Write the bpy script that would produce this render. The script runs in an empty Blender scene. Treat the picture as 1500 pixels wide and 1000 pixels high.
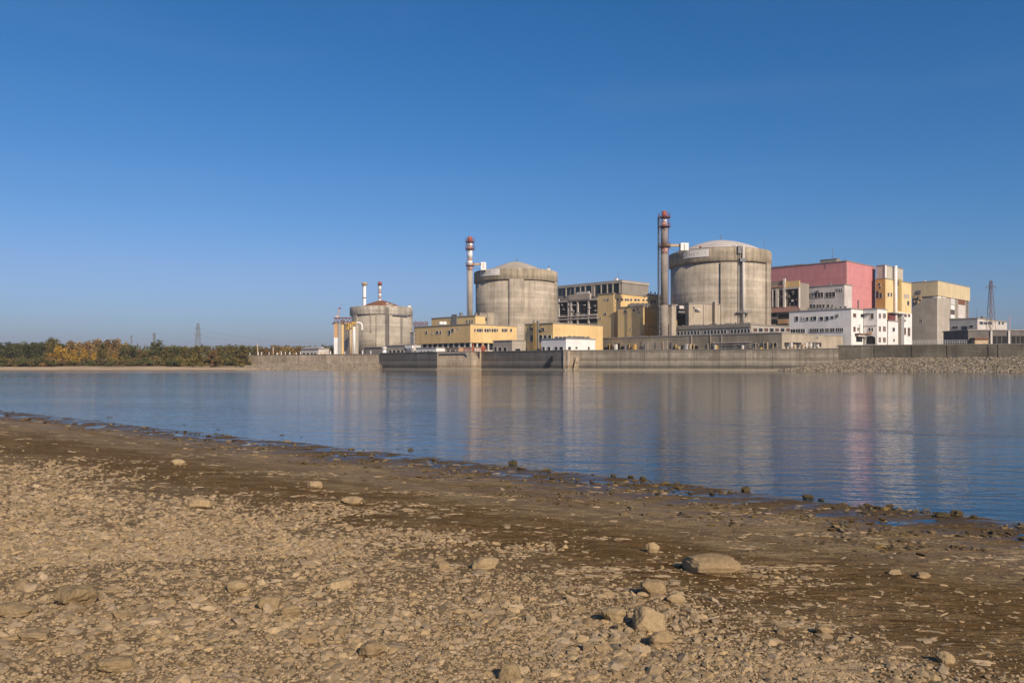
# settings
WATER = (.044, .020, .004)
SUN_EL, SUN_AZ, SUN_E = 31.0, 29.0, 4.8
SKY = dict(alt=0, air=.9, dust=1.6, ozone=10.0, str=.092)
EXPO = 0.06
HAZE = 0.00012
GE = 3000.0
import bpy, math, random
import numpy as np
from mathutils import Vector

SC = bpy.context.scene
COL = SC.collection
F = 1500*28.0/36.0          # focal length in pixels of a 1500 px wide frame
H = 2.2                     # camera height above the water
HY = 534.0                  # horizon row
G = 7.2                     # level of the plant yard
RNG = random.Random(7)

def X_(px, D): return (px-750.0)/F*D
def Z_(py, D): return H+(HY-py)*D/F

# ------------------------------------------------------------------ noise
def _hash(ix, iy, seed):
    h = (ix.astype(np.int64)*374761393 + iy.astype(np.int64)*668265263 + seed*2147483647) & 0xffffffff
    h = ((h ^ (h >> 13))*1274126177) & 0xffffffff
    h = ((h ^ (h >> 16))*2246822519) & 0xffffffff
    return (h ^ (h >> 15)) & 0xffff
def pnoise(x, y, seed=0):
    x = np.asarray(x, float); y = np.asarray(y, float)
    ix = np.floor(x); iy = np.floor(y); fx = x-ix; fy = y-iy
    u = fx*fx*fx*(fx*(fx*6-15)+10); v = fy*fy*fy*(fy*(fy*6-15)+10)
    def g(dx, dy):
        a = _hash(ix+dx, iy+dy, seed)*(2*math.pi/65536.0)
        return np.cos(a)*(fx-dx)+np.sin(a)*(fy-dy)
    n0 = g(0, 0)*(1-u)+g(1, 0)*u; n1 = g(0, 1)*(1-u)+g(1, 1)*u
    return (n0*(1-v)+n1*v)*1.5
def fbm(x, y, o=4, seed=0, gain=.5):
    s = 0; a = 1.0
    for k in range(o):
        s = s+a*pnoise(x*2**k+17.3*k, y*2**k-9.1*k, seed+k*13); a *= gain
    return s
def sstep(a, b, x):
    t = np.clip((x-a)/(b-a), 0, 1); return t*t*(3-2*t)

# ------------------------------------------------------------------ materials
class NT:
    def __init__(s, name):
        s.m = bpy.data.materials.new(name); s.m.use_nodes = True
        s.t = s.m.node_tree; s.t.nodes.clear()
        s.out = s.n('ShaderNodeOutputMaterial'); s.b = s.n('ShaderNodeBsdfPrincipled')
        s.l(s.b.outputs[0], s.out.inputs[0])
    def n(s, typ, **kw):
        nd = s.t.nodes.new(typ)
        for k, v in kw.items(): setattr(nd, k, v)
        return nd
    def l(s, a, b): s.t.links.new(a, b)
    def val(s, sock, v):
        if hasattr(v, 'bl_idname') or isinstance(v, bpy.types.NodeSocket): s.l(v, sock)
        else: sock.default_value = v
    def math(s, op, a, b=None, c=None, clamp=False):
        nd = s.n('ShaderNodeMath', operation=op, use_clamp=clamp)
        s.val(nd.inputs[0], a)
        if b is not None: s.val(nd.inputs[1], b)
        if c is not None: s.val(nd.inputs[2], c)
        return nd.outputs[0]
    def vec(s, op, a, b=None):
        nd = s.n('ShaderNodeVectorMath', operation=op); s.val(nd.inputs[0], a)
        if b is not None: s.val(nd.inputs[1], b)
        return nd.outputs['Value'] if op in ('DOT_PRODUCT', 'LENGTH') else nd.outputs[0]
    def comb(s, x, y, z):
        nd = s.n('ShaderNodeCombineXYZ')
        for i, v in enumerate((x, y, z)): s.val(nd.inputs[i], v)
        return nd.outputs[0]
    def sep(s, v):
        nd = s.n('ShaderNodeSeparateXYZ'); s.l(v, nd.inputs[0]); return nd.outputs
    def noise(s, v, scale, detail=4, rough=.55, dist=0):
        nd = s.n('ShaderNodeTexNoise'); s.l(v, nd.inputs['Vector'])
        nd.inputs['Scale'].default_value = scale; nd.inputs['Detail'].default_value = detail
        nd.inputs['Roughness'].default_value = rough; nd.inputs['Distortion'].default_value = dist
        return nd.outputs['Fac']
    def scl(s, v, k): return s.vec('MULTIPLY', v, k)
    def ramp(s, f, *st):
        nd = s.n('ShaderNodeValToRGB'); s.l(f, nd.inputs[0]); e = nd.color_ramp.elements
        while len(e) < len(st): e.new(.5)
        for i, (p, c) in enumerate(st):
            e[i].position = p
            e[i].color = (c, c, c, 1) if not hasattr(c, '__len__') else (*c, 1)
        return nd.outputs[0]
    def mr(s, f, a, b, c, d):
        nd = s.n('ShaderNodeMapRange'); s.val(nd.inputs[0], f)
        for i, v in enumerate((a, b, c, d)): nd.inputs[1+i].default_value = v
        return nd.outputs[0]
    def mix(s, f, a, b, mode='MIX'):
        nd = s.n('ShaderNodeMix', data_type='RGBA', blend_type=mode); s.val(nd.inputs[0], f)
        for i, v in ((6, a), (7, b)):
            if isinstance(v, tuple): nd.inputs[i].default_value = (*v[:3], 1)
            else: s.l(v, nd.inputs[i])
        return nd.outputs[2]
    def bump(s, h, strength, dist=.1, prev=None):
        nd = s.n('ShaderNodeBump'); s.l(h, nd.inputs['Height'])
        s.val(nd.inputs['Strength'], strength); nd.inputs['Distance'].default_value = dist
        if prev: s.l(prev, nd.inputs['Normal'])
        return nd.outputs[0]
    def fin(s, col, rough, normal=None, spec=.3, metal=0):
        s.val(s.b.inputs['Base Color'], (*col, 1) if isinstance(col, tuple) else col)
        s.val(s.b.inputs['Roughness'], rough)
        s.b.inputs['Specular IOR Level'].default_value = spec
        s.b.inputs['Metallic'].default_value = metal
        if normal: s.l(normal, s.b.inputs['Normal'])
        return s.m
    def obj(s):
        tc = s.n('ShaderNodeTexCoord'); oi = s.n('ShaderNodeObjectInfo')
        return tc.outputs['Object'], s.vec('ADD', tc.outputs['Object'], oi.outputs['Location'])

def mat_wall(name, col, var=.12, streak=.35, stain=None, panel=None, joint=.35, rough=.75, cyl=0, bands=0, foot=None):
    """painted / cladded / concrete wall with dirt streaks and panel joints"""
    t = NT(name); o, w = t.obj()
    x, y, z = t.sep(o)
    if cyl: along = t.math('MULTIPLY', t.math('ARCTAN2', y, x), cyl)
    else: along = t.math('ADD', x, y)
    uv = t.comb(along, z, 0.0)
    wx = t.sep(w)
    wuv = t.comb(t.math('ADD', along, t.math('MULTIPLY', wx[0], 0.0)), z, 3.7)
    n1 = t.noise(w, .16, 6, .6)
    c = t.mix(1.0, col, t.mix(0.0, (1, 1, 1), (1, 1, 1)), 'MULTIPLY')
    f1 = t.mr(n1, .3, .7, 1-var*1.6, 1+var)
    c = t.mix(1.0, c, t.comb(f1, f1, f1), 'MULTIPLY')
    n3 = t.noise(w, 1.3, 5, .7)
    f3 = t.mr(n3, .3, .7, 1-var*.8, 1+var*.6)
    c = t.mix(1.0, c, t.comb(f3, f3, f3), 'MULTIPLY')
    st = stain or tuple(v*.45 for v in col)
    s1 = t.noise(t.scl(wuv, (.9, .05, 1)), 1.0, 5, .62)
    s2 = t.noise(t.scl(wuv, (.22, .018, 1)), 1.0, 4, .6)
    sf = t.math('MULTIPLY', t.ramp(t.math('ADD', t.math('MULTIPLY', s1, .6), t.math('MULTIPLY', s2, .4)), (.44, 0.0), (.66, 1.0)), streak)
    c = t.mix(sf, c, st)
    h = n3
    if bands:
        bn = t.noise(t.comb(t.math('MULTIPLY', along, .02), t.math('MULTIPLY', z, bands), 0.0), 1.0, 3, .7)
        bf = t.mr(bn, .3, .7, .8, 1.14)
        c = t.mix(1.0, c, t.comb(bf, bf, bf), 'MULTIPLY')
    if foot:                                   # waterline stain bands: (z0, z1, colour)
        for z0, z1, fc, amt in foot:
            wob = t.math('ADD', z, t.math('MULTIPLY', t.math('SUBTRACT', t.noise(t.scl(wuv, (.25, .3, 1)), 1.0, 4), .5), .7))
            a = t.math('MULTIPLY', t.ramp(t.mr(wob, z0-.15, z0+.15, 0, 1), (0, 0.0), (1, 1.0)), t.ramp(t.mr(wob, z1-.15, z1+.15, 0, 1), (0, 1.0), (1, 0.0)))
            c = t.mix(t.math('MULTIPLY', a, amt), c, fc)
    nrm = None
    if panel:
        br = t.n('ShaderNodeTexBrick'); br.offset = 0.0
        t.l(uv, br.inputs['Vector']); br.inputs['Scale'].default_value = 1.0
        br.inputs['Brick Width'].default_value = panel[0]; br.inputs['Row Height'].default_value = panel[1]
        br.inputs['Mortar Size'].default_value = panel[2] if len(panel) > 2 else .05
        br.inputs['Mortar Smooth'].default_value = .3; br.inputs['Bias'].default_value = 0.0
        v = .07
        br.inputs['Color1'].default_value = (1-v, 1-v, 1-v, 1); br.inputs['Color2'].default_value = (1+v*.4,)*3+(1,)
        br.inputs['Mortar'].default_value = (1-joint, 1-joint, 1-joint, 1)
        c = t.mix(1.0, c, br.outputs['Color'], 'MULTIPLY')
        nrm = t.bump(br.outputs['Fac'], .4, -.06)
    nrm = t.bump(h, .25, .05, nrm)
    return t.fin(c, rough, nrm, .25)

def mat_plain(name, col, rough=.6, var=.18, scale=2.0, metal=0, spec=.3):
    t = NT(name); o, w = t.obj()
    n = t.noise(w, scale, 5, .65); f = t.mr(n, .3, .7, 1-var, 1+var)
    c = t.mix(1.0, col, t.comb(f, f, f), 'MULTIPLY')
    return t.fin(c, rough, t.bump(n, .2, .03), spec, metal)

M = {}
conc = (.40, .335, .25)
M['concrete'] = mat_wall('concrete_wall', conc, .16, .45, (.17, .14, .105), rough=.9)
M['dome_c'] = mat_wall('dome_concrete', (.42, .36, .28), .14, .3, rough=.9)
M['react'] = mat_wall('reactor_concrete', (.46, .39, .30), .18, .6, (.15, .12, .085), cyl=21, bands=.5, rough=.9, panel=(500, 1.9, .05), joint=.13)
M['ring'] = mat_wall('ring_beam_concrete', (.41, .34, .24), .22, .9, (.13, .10, .065), cyl=22, bands=.3, rough=.9)
M['react_pale'] = mat_wall('pale_reactor_concrete', (.46, .40, .32), .15, .4, (.24, .2, .15), cyl=20, bands=.45, rough=.9, panel=(500, 2.2, .05), joint=.15)
M['ring_pale'] = mat_wall('weathered_ring_concrete', (.46, .41, .33), .3, .8, (.16, .13, .1), cyl=20, bands=.8, rough=.9)
M['dome_brown'] = mat_wall('rusty_dome', (.25, .105, .045), .2, .5, (.1, .05, .03), rough=.8)
M['dome_white'] = mat_wall('white_dome', (.55, .485, .425), .12, .35, rough=.6)
M['yellow'] = mat_wall('yellow_cladding', (.70, .49, .225), .07, .2, (.42, .29, .13), (1.2, 40, .05), .12, .6)
M['ochre'] = mat_wall('ochre_cladding', (.48, .31, .10), .09, .25, (.25, .15, .05), (1.4, 3, .05), .14, .6)
M['paleyellow'] = mat_wall('pale_yellow_wall', (.72, .53, .27), .07, .2, (.45, .33, .17), (2.5, 3.5, .05), .1, .6)
M['olive'] = mat_wall('shade_tinted_cladding', (.38, .27, .10), .1, .3, (.2, .15, .07), (1.2, 40, .05), .15, .7)  # yellow cladding with shade mixed into the colour
M['pink'] = mat_wall('pink_cladding', (.57, .235, .23), .06, .14, (.42, .17, .17), (1.6, 3.2, .07), .24, .6)
M['white'] = mat_wall('white_render', (.76, .73, .69), .06, .22, (.5, .44, .38), (3.3, 3.4, .04), .08, .6)
M['whitegrey'] = mat_wall('off_white_render', (.58, .53, .48), .1, .35, (.36, .3, .25), (3, 3.2, .04), .12, .7)
M['beige'] = mat_wall('beige_cladding', (.60, .48, .29), .06, .2, (.42, .33, .2), (1.2, 40, .05), .14, .6)
M['greybeige'] = mat_wall('grey_beige_cladding', (.50, .45, .36), .07, .25, (.33, .29, .23), (.9, 40, .05), .16, .6)
M['greyconc'] = mat_wall('grey_board_concrete', (.40, .35, .285), .1, .35, (.24, .2, .16), (6, 3.0, .06), .2, .85)
M['grey'] = mat_wall('grey_panel_wall', (.33, .32, .31), .1, .3, (.2, .18, .17), (2.5, 2.5, .05), .15, .7)
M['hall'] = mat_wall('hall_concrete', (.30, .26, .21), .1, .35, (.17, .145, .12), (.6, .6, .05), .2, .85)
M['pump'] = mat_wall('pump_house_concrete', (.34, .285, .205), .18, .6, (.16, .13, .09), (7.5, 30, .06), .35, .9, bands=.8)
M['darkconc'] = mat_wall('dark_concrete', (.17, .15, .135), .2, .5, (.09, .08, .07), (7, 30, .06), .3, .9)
ft = [(-2, .75, (.27, .22, .15), .8), (.75, 2.0, (.07, .062, .05), .75), (2.0, 2.9, (.20, .18, .145), .5), (3.1, 3.45, (.38, .33, .25), .6), (3.5, 4.7, (.13, .10, .07), .5), (6.3, 7.7, (.10, .085, .07), .3)]
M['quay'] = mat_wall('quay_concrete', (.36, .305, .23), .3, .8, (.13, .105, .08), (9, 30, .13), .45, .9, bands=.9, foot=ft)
M['quay_stained_shaded'] = mat_wall('stained_shaded_quay_concrete', (.20, .175, .15), .25, .6, (.09, .08, .07), (9, 30, .13), .4, .9, bands=.9, foot=ft)  # darker concrete: one stained wall, and shade painted on the left-facing one
M['quay_pale_sunlit'] = mat_wall('pale_sunlit_quay_concrete', (.50, .40, .285), .28, .7, (.2, .15, .1), (9, 30, .13), .35, .9, bands=.9, foot=ft[:1]+[(1.0, 2.0, (.2, .13, .07), .6)])  # paler concrete: tan walls, and sunlight painted on the end walls
M['floodwall'] = mat_wall('flood_wall_concrete', (.16, .14, .105), .3, .7, (.07, .06, .045), (11, 30, .07), .4, .9, bands=.5)
M['coping'] = mat_plain('coping_concrete', (.20, .18, .15), .9)
M['footing'] = mat_plain('footing_concrete', (.30, .25, .18), .9, .3)
M['glass'] = mat_plain('dark_glass', (.018, .022, .03), .15, .3, spec=.5)
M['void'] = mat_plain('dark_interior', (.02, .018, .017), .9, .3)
M['brownglass'] = mat_plain('brown_pane', (.10, .055, .04), .3, .4, spec=.5)
M['frame'] = mat_plain('window_frame_paint', (.55, .52, .48), .6)
M['steel'] = mat_plain('grey_steel', (.16, .155, .15), .55, .25, spec=.4)
M['pale_steel'] = mat_plain('pale_painted_steel', (.55, .53, .5), .5, .2)
M['rust'] = mat_plain('rusty_steel', (.17, .07, .04), .8, .35)
M['redlead'] = mat_plain('red_primed_steel', (.16, .05, .045), .7, .35)
M['red'] = mat_plain('faded_red_paint', (.33, .085, .06), .6, .35, 1.5)
M['pinkred'] = mat_plain('faded_pink_red_paint', (.44, .25, .20), .6, .3, 1.2)
M['whitepaint'] = mat_plain('white_paint', (.74, .70, .66), .55, .1)
M['banner'] = mat_plain('banner_fabric', (.66, .62, .57), .7, .08)
M['lettering'] = mat_plain('faded_grey_lettering', (.36, .34, .33), .7, .2)
M['stackdark'] = mat_wall('stack_dark_concrete', (.28, .235, .19), .2, .5, (.14, .11, .09), rough=.85)
M['stackconc'] = mat_wall('stack_concrete', (.36, .31, .25), .2, .5, (.18, .15, .12), rough=.85)
M['stackgrey'] = mat_wall('stack_grey_steel', (.25, .225, .20), .15, .5, (.22, .12, .08), rough=.7)
M['orangepanel'] = mat_wall('orange_panel', (.55, .33, .17), .1, .3, rough=.7)
M['yellowpaint'] = mat_plain('yellow_paint', (.62, .38, .07), .6, .2)
M['rail'] = mat_plain('red_orange_railing_paint', (.45, .13, .06), .6, .3)
M['roof'] = mat_plain('roof_felt', (.27, .24, .21), .9)
M['crate'] = mat_plain('tan_equipment_paint', (.45, .33, .2), .7, .3)

# ------------------------------------------------------------------ mesh building
class MB:
    def __init__(s): s.v = []; s.f = []; s.mi = []; s.sm = []; s.bl = []
    def add(s, vs, fs, mi=0, smooth=False):
        b = len(s.v); s.v += [tuple(v) for v in vs]; s.bl.append((b, len(s.f)))
        for f in fs: s.f.append(tuple(i+b for i in f)); s.mi.append(mi); s.sm.append(smooth)
        return s
    def box(s, x0, x1, y0, y1, z0, z1, mi=0):
        v = [(x0, y0, z0), (x1, y0, z0), (x1, y1, z0), (x0, y1, z0), (x0, y0, z1), (x1, y0, z1), (x1, y1, z1), (x0, y1, z1)]
        return s.add(v, [(0, 3, 2, 1), (4, 5, 6, 7), (0, 1, 5, 4), (1, 2, 6, 5), (2, 3, 7, 6), (3, 0, 4, 7)], mi)
    def prism(s, pts, z0, z1, mi=0):
        """vertical prism over a plan polygon (counter-clockwise)"""
        n = len(pts); v = [(p[0], p[1], z0) for p in pts]+[(p[0], p[1], z1) for p in pts]
        f = [tuple(range(n))[::-1], tuple(range(n, 2*n))]+[(i, (i+1) % n, n+(i+1) % n, n+i) for i in range(n)]
        return s.add(v, f, mi)
    def lathe(s, prof, x=0, y=0, n=24, mi=0, smooth=True, caps=True):
        v = []; f = []
        for r, z in prof:
            for k in range(n):
                a = 2*math.pi*k/n; v.append((x+r*math.cos(a), y+r*math.sin(a), z))
        for j in range(len(prof)-1):
            for k in range(n):
                f.append((j*n+k, j*n+(k+1) % n, (j+1)*n+(k+1) % n, (j+1)*n+k))
        s.add(v, f, mi, smooth)
        if caps:
            b = len(s.v)-len(v)
            s.f.append(tuple(b+k for k in range(n))[::-1]); s.mi.append(mi); s.sm.append(False)
            s.f.append(tuple(b+(len(prof)-1)*n+k for k in range(n))); s.mi.append(mi); s.sm.append(False)
        return s
    def cyl(s, x, y, z0, z1, r, n=16, mi=0, r1=None): return s.lathe([(r, z0), (r1 if r1 is not None else r, z1)], x, y, n, mi)
    def tube(s, p, q, r, n=8, mi=0):
        p = Vector(p); q = Vector(q); d = (q-p)
        a = d.orthogonal().normalized(); b = d.normalized().cross(a)
        v = []
        for e in (p, q):
            for k in range(n):
                t = 2*math.pi*k/n; v.append(e+a*math.cos(t)*r+b*math.sin(t)*r)
        f = [(k, (k+1) % n, n+(k+1) % n, n+k) for k in range(n)]+[tuple(range(n))[::-1], tuple(range(n, 2*n))]
        return s.add(v, f, mi)
    def path(s, pts, r, n=6, mi=0):
        for a, b in zip(pts, pts[1:]): s.tube(a, b, r, n, mi)
        return s
    def arc(s, r0, r1, a0, a1, z0, z1, n=8, mi=0):
        v = []; f = []
        for k in range(n+1):
            a = a0+(a1-a0)*k/n; c, si = math.cos(a), math.sin(a)
            v += [(r0*c, r0*si, z0), (r1*c, r1*si, z0), (r1*c, r1*si, z1), (r0*c, r0*si, z1)]
        for k in range(n):
            i = 4*k; j = i+4
            for e in range(4): f.append((i+e, i+(e+1) % 4, j+(e+1) % 4, j+e))
        f += [(0, 3, 2, 1), (4*n, 4*n+1, 4*n+2, 4*n+3)]
        return s.add(v, f, mi)
    def build_each(s, name, mats, parent=None):
        """one object for every piece added"""
        e = s.bl+[(len(s.v), len(s.f))]
        for (v0, f0), (v1, f1) in zip(e, e[1:]):
            m = MB(); m.v = s.v[v0:v1]; m.f = [tuple(i-v0 for i in f) for f in s.f[f0:f1]]; m.mi = s.mi[f0:f1]; m.sm = s.sm[f0:f1]
            m.build(name, mats, parent)
    def build(s, name, mats, parent=None, loc=None, rotz=0):
        me = bpy.data.meshes.new(name); me.from_pydata(s.v, [], s.f)
        for m in (mats if isinstance(mats, (list, tuple)) else [mats]): me.materials.append(M[m] if isinstance(m, str) else m)
        me.polygons.foreach_set('material_index', s.mi); me.polygons.foreach_set('use_smooth', s.sm)
        me.update()
        o = bpy.data.objects.new(name, me); COL.objects.link(o)
        if parent: o.parent = parent
        if loc: o.location = loc
        o.rotation_euler.z = rotz
        return o

def np_mesh(name, V, Fc, mat, smooth=False):
    """fast mesh from numpy verts and faces of one size"""
    me = bpy.data.meshes.new(name); V = np.asarray(V, np.float32); Fc = np.asarray(Fc, np.int32)
    k = Fc.shape[1]
    me.vertices.add(len(V)); me.vertices.foreach_set('co', V.ravel())
    me.loops.add(Fc.size); me.loops.foreach_set('vertex_index', Fc.ravel())
    me.polygons.add(len(Fc)); me.polygons.foreach_set('loop_start', np.arange(0, Fc.size, k, dtype=np.int32))
    me.polygons.foreach_set('use_smooth', np.full(len(Fc), smooth))
    me.update(calc_edges=True)
    me.materials.append(M[mat] if isinstance(mat, str) else mat)
    o = bpy.data.objects.new(name, me); COL.objects.link(o); return o

def tag(o, label=None, cat=None, group=None, kind=None):
    if label: o['label'] = label
    if cat: o['category'] = cat
    if group: o['group'] = group
    if kind: o['kind'] = kind
    return o
def thing(name, label, cat, loc=(0, 0, 0), rotz=0, group=None):
    o = bpy.data.objects.new(name, None); COL.objects.link(o)
    o.location = loc; o.rotation_euler.z = rotz; o.empty_display_size = .5
    return tag(o, label, cat, group)

class Bld:
    """a rectangular building seen on its corner: left wall on local x=0, right wall on local y=0"""
    def __init__(s, name, label, cat, cx, D, lx, rx, ty, mat, base=G, ang=44.0, la=None, lb=None, by=None, roof='roof', lip=.25, group=None, wallpart='wall'):
        t = math.radians(ang); s.a = (math.cos(t), math.sin(t)); s.b = (-math.sin(t), math.cos(t))
        s.X, s.D, s.base = X_(cx, D), D, base
        s.La = la if la else s.u('R', rx); s.Lb = lb if lb else s.u('L', lx)
        s.h = Z_(ty, D)-base
        s.o = thing(name, label, cat, (s.X, D, base), t, group)
        z0 = Z_(by, D)-base if by else 0
        s.z0 = z0
        s.wall = MB().box(0, s.La, 0, s.Lb, z0, s.h).build(wallpart, mat, s.o)
        if roof: s.roof = MB().box(-lip, s.La+lip, -lip, s.Lb+lip, s.h+.003, s.h+.35).build('roof', roof, s.o)
        ANCH.append((name, s.X, D, s.La, s.Lb, ang))
    def u(s, side, px):
        k = (px-750)/F; d = s.a if side == 'R' else s.b
        return (k*s.D-s.X)/(d[0]-k*d[1])
    def dep(s, side, u): return s.D+u*(s.a if side == 'R' else s.b)[1]
    def rect(s, side, x0, x1, y0, y1):
        """pixels to wall coordinates: along, height"""
        u = sorted((s.u(side, x0), s.u(side, x1))); d = s.dep(side, .5*(u[0]+u[1]))
        return u[0], u[1], Z_(y1, d)-s.base, Z_(y0, d)-s.base
    def slab(s, mb, side, u0, u1, z0, z1, o0, o1, mi=0):
        if side == 'L': mb.box(-o1, -o0, u0, u1, z0, z1, mi)
        else: mb.box(u0, u1, -o1, -o0, z0, z1, mi)
        return mb
    def panel(s, name, side, x0, x1, y0, y1, mat, out=.06, inn=-.05, parent=None):
        r = s.rect(side, x0, x1, y0, y1)
        return s.slab(MB(), side, *r, inn, out).build(name, mat, parent or s.o)
    def win(s, side, x0, x1, y0, y1, glass='glass', frame='frame', mull=0, fw=.16):
        u0, u1, z0, z1 = s.rect(side, x0, x1, y0, y1); mb = MB()
        s.slab(mb, side, u0-fw, u0, z0-fw, z1+fw, -.05, .14); s.slab(mb, side, u1, u1+fw, z0-fw, z1+fw, -.05, .14)
        s.slab(mb, side, u0, u1, z0-fw, z0, -.05, .2); s.slab(mb, side, u0, u1, z1, z1+fw, -.05, .14)
        for k in range(mull):
            m = u0+(u1-u0)*(k+1)/(mull+1); s.slab(mb, side, m-.06, m+.06, z0, z1, -.05, .12)
        w = mb.build('window', frame, s.o)
        s.slab(MB(), side, u0, u1, z0, z1, -.04, .03).build('pane', glass, w)
        return w
ANCH = []
# ================================================================== PLANT
def reactor(label, px, D, R, Rr, zt, zb, zd, mats, rd, badge):
    o = thing('reactor_building', label, 'reactor building', (X_(px, D), D, G))
    t, b, d = zt-G, zb-G, zd-G
    MB().lathe([(R, -.5), (R, b+.5)], n=96).build('cylinder_wall', mats[0], o)
    MB().lathe([(R-.5, b), (Rr-.15, b), (Rr, b+.2), (Rr, t-.35), (Rr-.3, t), (R-1.2, t), (R-1.2, t-1)], n=96, smooth=False).build('ring_beam', mats[1], o)
    for p in o.children[1].data.polygons: p.use_smooth = abs(p.normal.z) < .3
    r0, dr, ex = rd; prof = []      # radius and drop of the visible cap, curve
    for k in range(21):
        r = r0*1.45*(1-k/20); z = d-dr*(r/r0)**ex
        if z > t-1.2: prof.append((max(r, .02), z))
    MB().lathe(prof, n=64).build('dome', mats[2], o)
    return o
def hit(px, D0, x0, R):
    """angle on a cylinder (centre x0,D0) where the line of sight of column px meets it"""
    k = (px-750)/F; A = k*k+1; B_ = -2*(k*x0+D0); C_ = x0*x0+D0*D0-R*R
    y = (-B_-math.sqrt(max(B_*B_-4*A*C_, 0)))/(2*A)
    return math.atan2(y-D0, k*y-x0)
def on_ring(o, name, px0, px1, py0, py1, R, mat, out=.12, n=8, inn=.1):
    x0, D0 = o.location.x, o.location.y
    a0, a1 = hit(px0, D0, x0, R), hit(px1, D0, x0, R); am = .5*(a0+a1); d = D0+R*math.sin(am)
    return MB().arc(R-inn, R+out, a0, a1, Z_(py1, d)-G, Z_(py0, d)-G, n).build(name, mat, o)

R1 = reactor('largest round concrete reactor building with a white dome, nearest the pink hall', 1053.8, 358, 21.5, 22.4, 51.7, 45.95, 57.9, ('react', 'ring', 'dome_white'), (13.2, 2.9, 1.75), 1)
R2 = reactor('round concrete reactor building with a grey concrete dome behind the yellow blocks', 755.5, 417, 21.0, 21.9, 50.2, 44.6, 56.2, ('react', 'ring', 'dome_c'), (11.4, 3.6, 1.4), 2)
R3 = reactor('smallest farthest round reactor building with a rusty brown dome', 558.8, 530, 19.6, 20.7, 40.0, 34.6, 45.0, ('react_pale', 'ring_pale', 'dome_brown'), (11.8, 3.8, 1.35), 3)
# buttress strips (flush with the ring beam)
on_ring(R1, 'buttress', 1055.5, 1080, 384, 500, 21.5, 'react', .85, 4)
on_ring(R1, 'buttress', 1121, 1126.5, 384, 500, 21.5, 'react', .85, 3)
on_ring(R2, 'buttress', 746.5, 767, 407, 512, 21.0, 'react', .85, 4)
on_ring(R2, 'buttress', 811, 815.5, 407, 512, 21.0, 'react', .85, 3)
on_ring(R3, 'buttress', 569.5, 574, 461, 515, 19.6, 'react_pale', 1.0, 3)
on_ring(R3, 'buttress', 551.5, 564.2, 461, 515, 19.6, 'react_pale', .9, 3)
on_ring(R3, 'buttress', 518, 524, 461, 515, 19.6, 'react_pale', .9, 3)
on_ring(R3, 'buttress', 600.5, 603.3, 461, 515, 19.6, 'react_pale', .9, 3)
on_ring(R3, 'buttress', 543, 544.5, 461, 486, 19.6, 'react_pale', .7, 2)
on_ring(R3, 'recess_shade', 564.4, 569.3, 450, 515, 20.7, 'darkconc', .15, 3, .6)  # dark strip paints the shade of a recess, the ring is not cut
on_ring(R3, 'cornice', 572.5, 598, 460.5, 462.5, 20.7, 'steel', .1, 6)
# ladder on R3, dark rungs column
def wall_ladder(parent, px, py0, py1, R, w=.5, mat='steel', zrng=None, off=.5):
    x0, D0 = parent.location.x, parent.location.y; a = hit(px, D0, x0, R); d = D0+R*math.sin(a)
    z0, z1 = Z_(py1, d)-G, Z_(py0, d)-G; mb = MB(); c, s = math.cos(a), math.sin(a); tx, ty = -s, c
    for q in (-w, w): mb.tube(((R+off)*c+tx*q, (R+off)*s+ty*q, z0), ((R+off)*c+tx*q, (R+off)*s+ty*q, z1), .12, 5)
    k = z0
    while k < z1:
        mb.tube(((R+off)*c-tx*w, (R+off)*s-ty*w, k), ((R+off)*c+tx*w, (R+off)*s+ty*w, k), .1, 4); k += 1.0
    return mb.build('ladder', mat, parent)
wall_ladder(R3, 587.6, 462, 502, 19.6, .55)
wall_ladder(R1, 1081, 362, 476, 21.5, .35, off=1.1)
# vertical pipe with bracket and valve box on R1
def wall_pipe(parent, px, py0, py1, R, r, mat, off):
    x0, D0 = parent.location.x, parent.location.y; a = hit(px, D0, x0, R); d = D0+R*math.sin(a)
    x, y = (R+off)*math.cos(a), (R+off)*math.sin(a); mb = MB().cyl(x, y, Z_(py1, d)-G, Z_(py0, d)-G, r, 12)
    z = Z_(py1, d)-G+3
    while z < Z_(py0, d)-G: mb.tube((x, y, z), (R*math.cos(a), R*math.sin(a), z), .15, 5); z += 6
    return mb.build('downpipe', mat, parent), x, y, d
p, px_, py_, pd = wall_pipe(R1, 1086.5, 361, 478, 21.5, .55, 'whitegrey', 1.5)
MB().box(px_-1.6, px_+.8, py_-.8, py_+1.6, Z_(384, pd)-G, Z_(379, pd)-G).build('valve_box', 'steel', R1); MB().box(px_-2.4, px_-.9, py_-.6, py_+1.4, Z_(372, pd)-G, Z_(361, pd)-G).build('valve_box', 'steel', R1)
MB().box(px_-3, px_+3, py_-1.3, py_+1.5, Z_(458.5, pd)-G, Z_(457.5, pd)-G).tube((px_-3, py_-1.3, Z_(455.5, pd)-G), (px_+3, py_-1.3, Z_(455.5, pd)-G), .12).build('platform', 'steel', R1)
for o, px in ((R1, 1124), (R2, 816), (R3, 603)):
    wall_pipe(o, px-2, 390 if o is not R3 else 463, 480 if o is not R3 else 512, o.children[0].dimensions.x/2 or 20.5, .22, 'steel', .5)
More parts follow.
